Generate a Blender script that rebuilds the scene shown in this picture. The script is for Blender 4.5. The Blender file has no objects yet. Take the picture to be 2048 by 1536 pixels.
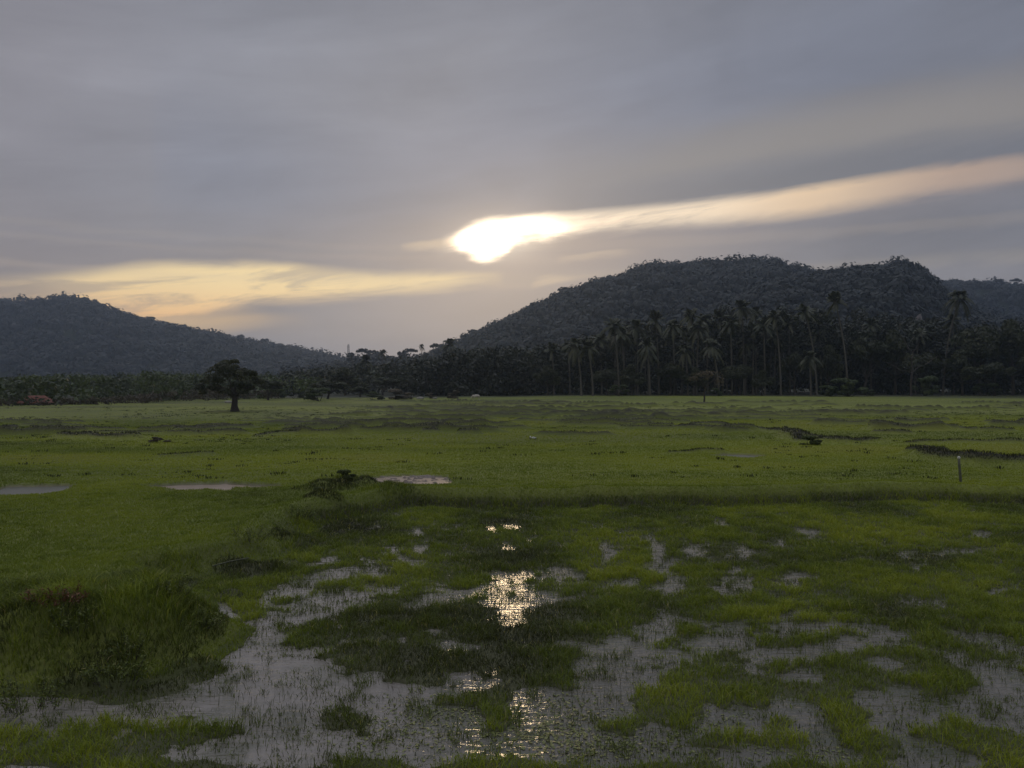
import bpy, math, random
import numpy as np

# ------------------------------------------------------------------ camera, world, sun, exposure
SC = bpy.context.scene
COL = SC.collection
F = 1577.0            # focal length in pixels of the 2048 wide photograph
HZ = 762.0            # horizon row
CH = 3.6              # camera height above the flooded plot

cam_d = bpy.data.cameras.new('camera')
cam = bpy.data.objects.new('camera', cam_d); COL.objects.link(cam)
cam.location = (0, 0, CH)
cam_d.sensor_width = 36.0
cam_d.lens = F / 2048 * 36.0
cam_d.clip_start = 0.1; cam_d.clip_end = 12000
cam.rotation_euler = (math.radians(90) - math.atan((768 - HZ) / F), 0, 0)
SC.camera = cam

SUN_AZ = math.atan((1000 - 1024) / F)
SUN_EL = math.radians(10.4)
SC.view_settings.view_transform = 'Standard'
SC.view_settings.look = 'None'
SC.view_settings.exposure = 0.0
SC.view_settings.gamma = 1.0
SC.view_settings.use_curve_mapping = False
SC.cycles.volume_bounces = 1
SC.cycles.max_bounces = 8
SC.cycles.diffuse_bounces = 3
SC.cycles.transparent_max_bounces = 8
SC.cycles.caustics_reflective = False
SC.cycles.caustics_refractive = False
SC.cycles.use_denoising = True


class E:
    """small expression builder over math nodes"""
    nt = None
    def __init__(s, sock): s.s = sock
    @staticmethod
    def put(inp, v):
        if isinstance(v, E): E.nt.links.new(v.s, inp)
        else: inp.default_value = v
    @staticmethod
    def m(op, *a, clamp=False):
        n = E.nt.nodes.new('ShaderNodeMath'); n.operation = op; n.use_clamp = clamp
        for i, v in enumerate(a): E.put(n.inputs[i], v)
        return E(n.outputs[0])
    def __add__(s, o): return E.m('ADD', s, o)
    __radd__ = __add__
    def __mul__(s, o): return E.m('MULTIPLY', s, o)
    __rmul__ = __mul__
    def __sub__(s, o): return E.m('SUBTRACT', s, o)
    def __rsub__(s, o): return E.m('SUBTRACT', o, s)
    def __truediv__(s, o): return E.m('DIVIDE', s, o)
    def sstep(s, a, b):
        n = E.nt.nodes.new('ShaderNodeMapRange'); n.interpolation_type = 'SMOOTHSTEP'
        E.put(n.inputs['Value'], s); E.put(n.inputs['From Min'], a); E.put(n.inputs['From Max'], b)
        return E(n.outputs[0])


def combine(x, y, z):
    n = E.nt.nodes.new('ShaderNodeCombineXYZ')
    for i, v in enumerate((x, y, z)): E.put(n.inputs[i], v)
    return E(n.outputs[0])


def noise(vec, scale, detail=3, rough=0.5, dist=0.0):
    n = E.nt.nodes.new('ShaderNodeTexNoise'); n.noise_dimensions = '3D'
    E.put(n.inputs['Vector'], vec); E.put(n.inputs['Scale'], scale)
    n.inputs['Detail'].default_value = detail; n.inputs['Roughness'].default_value = rough
    n.inputs['Distortion'].default_value = dist
    return E(n.outputs[0])


def mixc(f, a, b, blend='MIX'):
    n = E.nt.nodes.new('ShaderNodeMix'); n.data_type = 'RGBA'; n.blend_type = blend
    E.put(n.inputs[0], f)
    for i, v in ((6, a), (7, b)):
        if isinstance(v, E): E.nt.links.new(v.s, n.inputs[i])
        else: n.inputs[i].default_value = (*v, 1)
    return E(n.outputs[2])


def fcurve(t, pts):
    n = E.nt.nodes.new('ShaderNodeFloatCurve')
    c = n.mapping.curves[0]
    pts = sorted(pts)
    while len(c.points) < len(pts): c.points.new(0.5, 0.5)
    for p, (a, b) in zip(c.points, pts): p.location = (a, b)
    n.mapping.extend = 'HORIZONTAL'
    n.mapping.update()
    E.put(n.inputs['Value'], t)
    return E(n.outputs[0])


def build_world():
    w = bpy.data.worlds.new('World'); SC.world = w; w.use_nodes = True
    nt = w.node_tree; nt.nodes.clear(); E.nt = nt
    tc = nt.nodes.new('ShaderNodeTexCoord')
    sep = nt.nodes.new('ShaderNodeSeparateXYZ'); nt.links.new(tc.outputs['Generated'], sep.inputs[0])
    x, y, z = (E(o) for o in sep.outputs)
    az = E.m('ARCTAN2', x, y)
    v = z / E.m('SQRT', x * x + y * y + 1e-6)
    v = E.m('MINIMUM', v, 20.0)
    T = (az + 0.65) / 1.3
    tt = lambda px: (math.atan((px - 1024) / F) + 0.65) / 1.3
    vv = lambda px, py: (HZ - py) / F * math.cos(math.atan((px - 1024) / F))
    # cloud noise, stretched along the streaks
    vs = v - az * 0.13
    P1 = combine(az * 2.2, vs * 14.0, 3.0)
    P2 = combine(az * 7.0, vs * 40.0, 8.0)
    n1 = noise(P1, 1.0, 6, 0.58, 0.5) - 0.5
    n2 = noise(P2, 1.0, 5, 0.65, 0.9) - 0.5
    mot = noise(combine(az * 5.0, vs * 11.0, 5.0), 1.0, 5, 0.55, 0.8) - 0.5
    big = noise(combine(az * 1.6, vs * 4.0, 1.0), 1.0, 3, 0.5, 0.3) - 0.5
    vw = v + n1 * 0.024 + n2 * 0.016

    def band(rows, st, sb, vin=vw, imax=1.0):
        top = fcurve(T, [(tt(p), vv(p, a) / 0.6) for p, a, b, i in rows]) * 0.6
        bot = fcurve(T, [(tt(p), vv(p, b) / 0.6) for p, a, b, i in rows]) * 0.6
        it = fcurve(T, [(tt(p), i) for p, a, b, i in rows])
        lo = (vin - bot).sstep(-sb, sb)
        hi = (top - vin).sstep(-st, st)
        return lo * hi * it

    def ramp(t, stops):
        n = nt.nodes.new('ShaderNodeValToRGB'); cr = n.color_ramp; cr.interpolation = 'EASE'
        while len(cr.elements) < len(stops): cr.elements.new(0.5)
        for e, (p, c) in zip(cr.elements, stops): e.position = p; e.color = (*c, 1)
        E.put(n.inputs[0], t); return E(n.outputs[0])

    # grey stratus deck: colour against elevation, then darker to the right
    base = ramp(v / 2.0, [(0.0, (.315, .285, .275)), (0.045, (.285, .262, .262)), (0.12, (.262, .254, .268)),
                          (0.25, (.245, .240, .255)), (0.31, (.255, .255, .27)), (0.50, (.95, .95, .97)), (1.0, (1.25, 1.25, 1.27))])  # overhead stops raised, unseen above the view, to add light on the ground
    right = (az + n1 * 0.3).sstep(-0.15, 0.62)
    base = mixc(right * v.sstep(0.05, 0.25), base, mixc(1.0, base, (.70, .73, .78), 'MULTIPLY'))
    left = (0 - az).sstep(0.3, 0.65)
    base = mixc(left * 0.7, base, mixc(1.0, base, (1.13, 1.05, 1.0), 'MULTIPLY'))
    # broad soft light and dark in the deck
    lum = 1.0 + big * 0.60 + n1 * 0.46 + n2 * 0.12 + mot * 0.34
    base = mixc(1.0, base, combine(lum, lum, lum), 'MULTIPLY')
    # bluish grey hollow left of the sun
    bl = band([(300, 200, 420, 0.0), (700, 300, 450, 0.8), (1150, 120, 330, 0.6), (1500, 80, 260, .5), (1900, 0, 100, 0)], .09, .09)
    base = mixc(bl * 0.8, base, mixc(1.0, base, (.86, .96, 1.13), 'MULTIPLY'))
    base = mixc(1.0, base, (.95, .99, 1.08), 'MULTIPLY')
    # behind the photographer the deck is a little darker
    back = E.m('ABSOLUTE', az).sstep(0.9, 2.2) * (1.0 - v.sstep(0.5, 1.4))
    base = mixc(back * 0.3, base, (.17, .175, .19))
    # warm air around the low sun
    dx = (az - SUN_AZ); dy = (v - vv(1000, 480))
    g = E.m('EXPONENT', (dx * dx * 0.55 + dy * dy * 2.2) * -38.0)
    below = 1.0 - v.sstep(0.14, 0.24)
    col = mixc(g * (0.25 + below * 0.55), base, (.40, .33, .30))
    g2 = E.m('EXPONENT', (dx * dx * 0.6 + dy * dy * 2.0) * -320.0)
    # pale band high on the right
    b4 = band([(1050, 330, 400, 0.0), (1250, 300, 370, .45), (1500, 245, 335, .85), (1800, 185, 290, .9), (2048, 150, 255, .9), (2300, 90, 200, .6)], .035, .018)
    col = mixc(b4 * 0.9, col, (.292, .268, .252))
    # dark underside just above the bright slit
    b5 = band([(1050, 390, 440, 0.), (1300, 360, 415, .5), (1600, 318, 378, .9), (1850, 280, 345, .8), (2048, 255, 318, .6), (2300, 200, 280, .3)], .02, .012)
    col = mixc(b5 * 0.6, col, (.195, .19, .195))
    # bright slit to the right of the sun
    b1 = band([(860, 500, 502, 0.0), (960, 455, 500, .6), (1050, 432, 490, 1.), (1150, 430, 470, 1.), (1300, 418, 450, .95), (1450, 400, 440, .9), (1600, 376, 428, .86),
               (1750, 352, 402, .66), (1900, 328, 380, .55), (2048, 308, 358, .42), (2250, 270, 330, .25)], .0075, .013)
    c1 = ramp(T, [(tt(1000), (1.45, 1.20, .90)), (tt(1350), (1.22, .98, .70)), (tt(1650), (1.02, .74, .47)), (tt(1950), (.76, .51, .34))])
    patch1 = (n1 * 2.4 + n2 * 2.2 + 1.0).sstep(0.45, 1.05)
    col = mixc(b1 * (0.55 + patch1 * 0.45), col, c1)
    # soft lower fringe of that slit
    b1b = band([(1150, 440, 520, 0.), (1300, 430, 490, .4), (1600, 390, 470, .5), (1900, 340, 425, .5), (2100, 300, 400, .3)], .01, .03)
    col = mixc(b1b * 0.35, col, (.45, .36, .31))
    # left yellow opening
    b2 = band([(-80, 560, 640, .25), (60, 556, 640, .5), (160, 548, 655, .85), (300, 530, 655, 1.), (450, 528, 618, 1.), (560, 529, 600, .95), (650, 542, 594, .9), (760, 550, 582, .85),
               (880, 548, 572, .8), (960, 548, 556, .75), (1010, 548, 553, 0.)], .009, .012)
    patch2 = (n1 * 3.0 + n2 * 2.8 + 1.0).sstep(0.45, 1.1)
    c2 = mixc(v.sstep(0.05, 0.13), (1.10, .60, .24), (1.12, .86, .44))
    col = mixc(b2 * (0.5 + patch2 * 0.5), col, c2)
    b2b = band([(-80, 500, 600, .4), (200, 510, 600, .5), (450, 505, 600, .3), (700, 520, 560, 0.)], .02, .03)
    col = mixc(b2b * 0.25, col, (.48, .36, .29))
    # second yellow rim under the grey wedge
    b3 = band([(300, 640, 690, .8), (400, 634, 670, .9), (480, 628, 655, .75), (560, 630, 650, .3), (640, 632, 645, 0.)], .008, .014)
    col = mixc(b3 * 0.8, col, (.84, .56, .28))
    b9 = band([(990, 515, 545, 0.), (1040, 476, 545, .7), (1120, 474, 540, .8), (1250, 462, 530, .7), (1400, 450, 510, .5), (1600, 442, 500, 0.)], .008, .03)
    col = mixc(b9 * 0.6, col, (.335, .280, .275))
    # small bright dashes near the sun
    b6 = band([(800, 488, 498, 0.), (850, 485, 500, .7), (900, 478, 500, .8), (950, 480, 500, .0)], .004, .005)
    b7 = band([(1060, 562, 572, 0.), (1080, 552, 566, .6), (1150, 548, 558, .25), (1200, 545, 552, 0.)], .004, .006)
    b8 = band([(1110, 515, 522, 0.), (1160, 508, 517, .5), (1260, 500, 510, .15), (1300, 500, 505, 0.)], .004, .006)
    col = mixc(E.m('MAXIMUM', b6, E.m('MAXIMUM', b7, b8)), col, (.66, .52, .38))
    col = mixc(g2 * 0.6, col, (.66, .55, .47))
    g3 = E.m('EXPONENT', (dx * dx * 0.5 + dy * dy * 1.9) * -1500.0)
    col = mixc(g3 * 0.6, col, (1.0, .88, .72))
    # the gap with the sun behind it
    hv = v + n2 * 0.022 + mot * 0.022
    hole = band([(880, 484, 484, 0.), (903, 477, 487, .6), (930, 463, 499, .9), (960, 452, 511, 1.), (990, 446, 507, 1.), (1015, 443, 497, 1.), (1032, 442, 482, 1.), (1060, 441, 475, .9),
                 (1095, 441, 474, .7), (1130, 443, 468, .4), (1170, 445, 463, .15), (1230, 440, 452, 0.)], .013, .013, hv)
    hole = E.m('POWER', hole * ((mot + n2) * 1.0 + 1.0), 1.5)

    cl = nt.nodes.new('ShaderNodeBackground'); E.put(cl.inputs[0], col); cl.inputs[1].default_value = 1.0
    sky = nt.nodes.new('ShaderNodeTexSky'); sky.sky_type = 'NISHITA'; sky.sun_disc = False
    sky.sun_elevation = SUN_EL; sky.sun_rotation = SUN_AZ % (2 * math.pi)
    sky.air_density = 1.0; sky.dust_density = 2.0
    sb = nt.nodes.new('ShaderNodeBackground'); nt.links.new(sky.outputs[0], sb.inputs[0]); sb.inputs[1].default_value = 0.05
    mx = nt.nodes.new('ShaderNodeMixShader'); mx.inputs[0].default_value = 0.94
    nt.links.new(sb.outputs[0], mx.inputs[1]); nt.links.new(cl.outputs[0], mx.inputs[2])
    hb = nt.nodes.new('ShaderNodeBackground'); hb.inputs[0].default_value = (1.0, .80, .54, 1)
    E.put(hb.inputs[1], hole * 4.5)
    ad = nt.nodes.new('ShaderNodeAddShader'); nt.links.new(mx.outputs[0], ad.inputs[0]); nt.links.new(hb.outputs[0], ad.inputs[1])
    out = nt.nodes.new('ShaderNodeOutputWorld'); nt.links.new(ad.outputs[0], out.inputs[0])
    w.cycles.sampling_method = 'MANUAL'; w.cycles.sample_map_resolution = 1024


build_world()

sun_d = bpy.data.lights.new('sun', 'SUN'); sun_d.energy = 0.12; sun_d.angle = math.radians(5.0)
sun_d.color = (1.0, .72, .40)
sun = bpy.data.objects.new('sun', sun_d); COL.objects.link(sun)
sun.rotation_euler = (math.radians(90) - SUN_EL, 0, math.pi - SUN_AZ)
sun.location = (0, 50, 60)

# ------------------------------------------------------------------ helpers
R = np.random.default_rng(7)


def g(px, py, z=0.0):
    """ground point at height z seen at a place of the photograph"""
    y = F * (CH - z) / (py - HZ)
    return (y * (px - 1024) / F, y)


def vnoise(x, y, seed=0):
    xi = np.floor(x).astype(np.int64); yi = np.floor(y).astype(np.int64)
    fx = x - xi; fy = y - yi
    fx = fx * fx * (3 - 2 * fx); fy = fy * fy * (3 - 2 * fy)
    def h(a, b):
        n = (a * 374761393 + b * 668265263 + seed * 1442695041) & 0xffffffff
        n = ((n ^ (n >> 13)) * 1274126177) & 0xffffffff
        n = n ^ (n >> 16)
        return (n & 0xffff) / 65535.0
    return (h(xi, yi) * (1 - fx) + h(xi + 1, yi) * fx) * (1 - fy) + (h(xi, yi + 1) * (1 - fx) + h(xi + 1, yi + 1) * fx) * fy


def fbm(x, y, o=3, seed=0):
    s = 0; a = 1; t = 0
    for i in range(o):
        s = s + a * vnoise(x, y, seed + i * 17); t += a; a *= 0.5; x = x * 2.03 + 11.3; y = y * 2.03 - 7.1
    return s / t


def sm(x, a, b):
    t = np.clip((x - a) / (b - a), 0, 1)
    return t * t * (3 - 2 * t)


def mesh_np(name, V, faces, mats, attrs=None, smooth=False, parent=None, mat_idx=None):
    """faces: list of (n,k) index arrays"""
    me = bpy.data.meshes.new(name)
    V = np.asarray(V, dtype=np.float32)
    me.vertices.add(len(V)); me.vertices.foreach_set('co', V.ravel())
    faces = [np.asarray(f, dtype=np.int32) for f in faces if len(f)]
    idx = np.concatenate([f.ravel() for f in faces])
    tot = np.concatenate([np.full(len(f), f.shape[1], dtype=np.int32) for f in faces])
    st = np.concatenate([[0], np.cumsum(tot)[:-1]]).astype(np.int32)
    me.loops.add(len(idx)); me.loops.foreach_set('vertex_index', idx)
    me.polygons.add(len(tot)); me.polygons.foreach_set('loop_start', st)
    if smooth: me.polygons.foreach_set('use_smooth', np.ones(len(tot), dtype=bool))
    for m in (mats if isinstance(mats, (list, tuple)) else [mats]): me.materials.append(m)
    if mat_idx is not None: me.polygons.foreach_set('material_index', np.asarray(mat_idx, dtype=np.int32))
    for k, a in (attrs or {}).items():
        at = me.attributes.new(k, 'FLOAT', 'POINT'); at.data.foreach_set('value', np.asarray(a, dtype=np.float32))
    me.update(calc_edges=True)
    o = bpy.data.objects.new(name, me); COL.objects.link(o)
    if parent is not None: o.parent = parent
    return o


def tag(o, label=None, cat=None, group=None, kind=None):
    if label: o['label'] = label
    if cat: o['category'] = cat
    if group: o['group'] = group
    if kind: o['kind'] = kind
    return o


def thing(name, label, cat, loc, group=None):
    o = bpy.data.objects.new(name, None); COL.objects.link(o); o.location = loc
    o.empty_display_size = 0.3
    return tag(o, label, cat, group)


# ------------------------------------------------------------------ materials
def mat(name):
    m = bpy.data.materials.new(name); m.use_nodes = True
    m.node_tree.nodes.clear(); E.nt = m.node_tree
    return m


def out(sock, vol=False):
    o = E.nt.nodes.new('ShaderNodeOutputMaterial'); E.nt.links.new(sock, o.inputs[1 if vol else 0])


def attr(name):
    n = E.nt.nodes.new('ShaderNodeAttribute'); n.attribute_name = name
    return E(n.outputs['Fac'])


def objco():
    return E(E.nt.nodes.new('ShaderNodeTexCoord').outputs['Object'])


def worldco():
    return E(E.nt.nodes.new('ShaderNodeNewGeometry').outputs['Position'])


def principled(col, rough=0.7, spec=0.3, normal=None, **kw):
    p = E.nt.nodes.new('ShaderNodeBsdfPrincipled')
    if isinstance(col, E): E.nt.links.new(col.s, p.inputs['Base Color'])
    else: p.inputs['Base Color'].default_value = (*col, 1)
    E.put(p.inputs['Roughness'], rough); E.put(p.inputs['Specular IOR Level'], spec)
    if normal is not None: E.nt.links.new(normal.s, p.inputs['Normal'])
    for k, v in kw.items(): E.put(p.inputs[k], v)
    return p


def bump(h, strength=0.5, dist=0.05):
    b = E.nt.nodes.new('ShaderNodeBump'); b.inputs['Strength'].default_value = strength
    b.inputs['Distance'].default_value = dist; E.put(b.inputs['Height'], h)
    return E(b.outputs[0])


def leafy(name, stops, transl=0.35, rough=0.55, nscale=0.15):
    """foliage material: colour from the 'tint' attribute and world-scale noise"""
    m = mat(name)
    n = E.nt.nodes.new('ShaderNodeValToRGB'); cr = n.color_ramp
    while len(cr.elements) < len(stops): cr.elements.new(0.5)
    for e, (p, c) in zip(cr.elements, stops): e.position = p; e.color = (*c, 1)
    t = attr('tint') + (noise(worldco(), nscale, 2) - 0.5) * 0.25
    E.put(n.inputs[0], t); c = E(n.outputs[0])
    p = principled(c, rough, 0.25)
    tr = E.nt.nodes.new('ShaderNodeBsdfTranslucent'); E.put(tr.inputs[0], mixc(1.0, c, (1.25, 1.2, .6), 'MULTIPLY'))
    mx = E.nt.nodes.new('ShaderNodeMixShader'); mx.inputs[0].default_value = transl
    E.nt.links.new(p.outputs[0], mx.inputs[1]); E.nt.links.new(tr.outputs[0], mx.inputs[2])
    out(mx.outputs[0]); return m


M_grass = leafy('grass_blades', [(0.0, (.020, .022, .011)), (0.25, (.062, .078, .020)), (0.5, (.122, .165, .020)), (0.8, (.235, .275, .026)), (1.0, (.30, .26, .13))], 0.4, 0.55, 0.12)
M_weed = leafy('weed_leaves', [(0.0, (.04, .05, .018)), (0.4, (.08, .105, .026)), (0.75, (.14, .17, .04)), (1.0, (.24, .20, .11))], 0.35, 0.55, 0.5)
M_redweed = leafy('reddish_weed', [(0.0, (.07, .035, .02)), (1.0, (.18, .085, .05))], 0.3, 0.6, 2.0)
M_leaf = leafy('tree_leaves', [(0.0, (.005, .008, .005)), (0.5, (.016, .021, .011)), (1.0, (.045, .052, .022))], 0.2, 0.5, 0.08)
M_loneleaf = leafy('lone_tree_leaves', [(0.0, (.012, .016, .007)), (0.5, (.030, .036, .014)), (1.0, (.065, .065, .022))], 0.25, 0.5, 0.3)
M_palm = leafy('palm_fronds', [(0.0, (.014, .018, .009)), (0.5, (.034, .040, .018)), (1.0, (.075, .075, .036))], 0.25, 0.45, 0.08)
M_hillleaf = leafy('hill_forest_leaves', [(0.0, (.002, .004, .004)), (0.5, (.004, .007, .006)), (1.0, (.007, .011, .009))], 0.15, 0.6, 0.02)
M_bushleaf = leafy('bush_leaves', [(0.0, (.020, .028, .013)), (0.5, (.055, .075, .030)), (1.0, (.11, .14, .05))], 0.3, 0.5, 0.5)
M_drybush = leafy('dry_bush_leaves', [(0.0, (.035, .030, .022)), (0.5, (.075, .062, .045)), (1.0, (.13, .105, .08))], 0.25, 0.6, 0.5)
M_pad = leafy('floating_leaf', [(0.0, (.05, .065, .02)), (0.6, (.12, .135, .04)), (1.0, (.22, .21, .09))], 0.1, 0.42, 1.0)


def m_ground():
    m = mat('ground_soil_and_turf')
    P = worldco()
    nz = noise(P, 0.9, 5, 0.6); n2 = noise(P, 9.0, 4, 0.65); n3 = noise(P, 0.06, 3, 0.5)
    turf = mixc(attr('tint'), (.050, .064, .012), (.142, .165, .018))
    turf = mixc((n2).sstep(0.35, 0.75) * 0.5, turf, (.05, .052, .022))
    turf = mixc(n3.sstep(0.45, 0.7) * 0.35, turf, (.15, .155, .03))
    bund_shade = mixc(n2, (.014, .013, .009), (.034, .030, .018))  # dark dyke soil, darkened further to paint in shade on the near faces
    c = mixc(attr('bund'), turf, bund_shade)
    mudc = mixc(n2, (.060, .048, .038), (.15, .118, .095))
    c = mixc(attr('mud'), c, mudc)
    bed = mixc(n2, (.030, .032, .016), (.06, .062, .026))
    c = mixc(attr('wet'), c, bed)
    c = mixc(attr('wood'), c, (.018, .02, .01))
    p = principled(c, 0.85 - attr('mud') * 0.35, 0.3, bump(n2 * 0.6 + nz, 0.6, 0.06))
    out(p.outputs[0]); return m


M_ground = m_ground()


def m_water(name, body=(.175, .158, .142), ripple=1.0, rough=.055, weed=False, spec=.5):
    m = mat(name)
    P = worldco()
    mp = E.nt.nodes.new('ShaderNodeMapping'); E.nt.links.new(P.s, mp.inputs[0]); mp.inputs['Scale'].default_value = (0.55, 1.9, 1)
    q = E(mp.outputs[0])
    h = noise(q, 5.0, 2, 0.5, 0.3) + noise(q, 16.0, 2, 0.5) * 0.28
    calm = noise(P, 0.35, 2).sstep(0.35, 0.65)
    c = mixc(noise(P, 0.5, 3), tuple(a * .7 for a in body), tuple(a * 1.25 for a in body))
    if weed:
        sx = E.nt.nodes.new('ShaderNodeSeparateXYZ'); E.nt.links.new(P.s, sx.inputs[0])
        clear = (E(sx.outputs[0]) + noise(P, 0.4, 3) * 3.0).sstep(-1.5, 2.5)
        c = mixc(clear * 0.75, c, (.062, .060, .048))
        c = mixc((noise(P, 0.8, 5, 0.65)).sstep(0.46, 0.62) * 0.5, c, (.035, .042, .020))
    p = principled(c, rough, spec, bump(h * (0.6 + calm * 0.7), 0.38 * ripple, 0.05))
    p.inputs['IOR'].default_value = 1.333
    out(p.outputs[0]); return m


M_water = m_water('shallow_muddy_water', weed=True)
M_puddle = m_water('puddle_water', (.20, .152, .112), 0.7, .4, spec=.28)
M_puddle_grey = m_water('grey_puddle_water', (.085, .085, .068), 0.7, .35, spec=.22)


def simple(name, c, rough=0.8, spec=0.2, ns=3.0, var=0.35, bs=0.4):
    m = mat(name); P = objco()
    n = noise(P, ns, 5, 0.6)
    cc = mixc(n, tuple(a * (1 - var) for a in c), tuple(min(1, a * (1 + var)) for a in c))
    p = principled(cc, rough, spec, bump(n, bs, 0.03)); out(p.outputs[0]); return m


M_bark = simple('bark', (.055, .048, .04), 0.9, 0.1, 6)
M_palmbark = simple('palm_bark', (.09, .083, .068), 0.85, 0.15, 5)
M_hill = simple('hill_soil_under_forest', (.016, .020, .011), 0.95, 0.05, 0.05)
M_rock = simple('pale_limestone', (.15, .135, .13), 0.9, 0.1, 0.25, 0.5, 1.0)
M_stone = simple('pale_stone', (.22, .21, .18), 0.9, 0.1, 4)
M_steel = simple('galvanised_steel', (.20, .20, .21), 0.5, 0.5, 3)
M_roof = simple('red_brown_roof', (.15, .060, .045), 0.7, 0.2, 1.5)
M_wall = simple('weathered_wall', (.22, .205, .19), 0.9, 0.1, 1.0)
M_dark = simple('dark_opening', (.02, .02, .02), 0.6, 0.3, 1.0)
M_post = simple('grey_wood', (.10, .105, .075), 0.9, 0.1, 12)
M_white = simple('off_white_plastic', (.42, .42, .38), 0.5, 0.4, 8, 0.1)
M_hide = simple('pale_hide', (.40, .36, .31), 0.8, 0.2, 3, 0.25, 0.1)

# ------------------------------------------------------------------ land form
poly_px = [(2400, 1004), (2048, 1014), (1900, 1006), (1780, 1004), (1600, 1012), (1450, 1016), (1300, 1014), (1150, 1018), (950, 1020), (830, 1016),
           (720, 1036), (640, 1052), (605, 1085), (565, 1118), (490, 1140), (410, 1158), (352, 1168), (400, 1186), (440, 1205), (448, 1240), (500, 1262),
           (462, 1300), (455, 1335), (390, 1352), (300, 1375), (170, 1392), (0, 1396), (-300, 1400), (-560, 1480), (-900, 2000), (2900, 2000), (3100, 1300)]
POND = np.array([g(a, b) for a, b in poly_px])


def pond_sdf(x, y):
    """negative inside the flooded plot"""
    d = np.full(x.shape, 1e9); ins = np.zeros(x.shape, dtype=bool)
    n = len(POND)
    for i in range(n):
        ax, ay = POND[i]; bx, by = POND[(i + 1) % n]
        ex, ey = bx - ax, by - ay
        t = np.clip(((x - ax) * ex + (y - ay) * ey) / (ex * ex + ey * ey), 0, 1)
        d = np.minimum(d, np.hypot(x - ax - t * ex, y - ay - t * ey))
        c = ((ay > y) != (by > y)) & (x < (bx - ax) * (y - ay) / ((by - ay) if abs(by - ay) > 1e-9 else 1e-9) + ax)
        ins ^= c
    return np.where(ins, -d, d)


def base_z(x, y):
    az = np.arctan2(x, np.maximum(y, .1))
    lf = sm(-az, 0.02, 0.35)
    z = 0.40 - 1.35 * lf * sm(y, 32, 112) - 0.30 * (1 - lf) * sm(y, 60, 150) * sm(0.12 - az, 0, .15)
    z = z + (fbm(x * .12, y * .12, 3, 5) - .5) * 0.16 * sm(y, 22, 40)
    return z


# dykes: polylines (photo points), height, half width
BUNDS = [
    ([(600, 853), (720, 848), (860, 848), (960, 851)], .42, .6, 0.0),
    ([(980, 832), (1040, 829), (1092, 831)], .34, .5, 0.0),
    ([(330, 866), (430, 858), (520, 855)], .40, .6, 0.0),
    ([(100, 874), (180, 878), (240, 880), (290, 876)], .40, .65, 0.0),
    ([(500, 876), (560, 869), (640, 867)], .24, .5, 0.0),
    ([(1350, 858), (1400, 850), (1480, 855)], .30, .6, 0.0),
    ([(1230, 856), (1320, 856)], .22, .5, 0.0),
    ([(1180, 842), (1260, 840)], .22, .5, 0.0),
    ([(1460, 857), (1530, 862), (1575, 868), (1600, 884), (1680, 888), (1800, 884)], .34, .7, 0.0),
    ([(1560, 870), (1600, 880), (1660, 882)], .50, .8, 0.0),
    ([(1790, 889), (1900, 885), (2100, 887)], .20, .4, 0.0),
    ([(1805, 909), (1865, 908), (1900, 908)], .40, .7, 0.0),
    ([(1830, 912), (1900, 925), (1960, 932), (2100, 934)], .52, .8, 0.0),
    ([(1320, 908), (1400, 904), (1460, 905)], .16, .4, 0.0),
    ([(300, 915), (380, 912), (440, 910)], .14, .4, 0.0),
    ([(0, 862), (40, 861)], .45, .9, 0.0),
    ([(400, 833), (560, 832), (640, 830)], .25, .5, 0.0),
    ([(0, 846), (200, 842), (420, 838)], .28, .5, 0.0),
    ([(1370, 808), (1410, 807), (1460, 807)], .24, .6, 0.0),
]
rr = random.Random(11)
for k in range(210):
    py = 804 + 66 * rr.random() ** 1.5
    px = rr.uniform(-150, 2200) if k < 150 else rr.uniform(-100, 950)
    if px < 450: py = max(py, 829 - px * .035)
    L = rr.uniform(60, 380) * (0.6 if py > 840 else 1)
    s = rr.uniform(-.022, .004) if px < 700 else rr.uniform(-.012, .016)
    pts = [(px + L * t, py + s * L * t + rr.uniform(-1.0, 1.0)) for t in (0, .33, .66, 1)]
    if px < 450: pts = [(a, max(b, 829 - a * .035)) for a, b in pts]
    BUNDS.append((pts, rr.uniform(.20, .50), rr.uniform(.18, .34), 1.0))
BW = []
for pts, h, w, r_ in BUNDS:
    q = []
    for a, b in pts:
        z0 = .4
        for _ in range(4):
            xx, yy = g(a, b, z0); z0 = float(base_z(np.array([xx]), np.array([yy]))[0])
        q.append((xx, yy))
    BW.append((np.array(q), h * (.9 if r_ == 0 else 1), w * (.8 if r_ == 0 else 1)))


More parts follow.
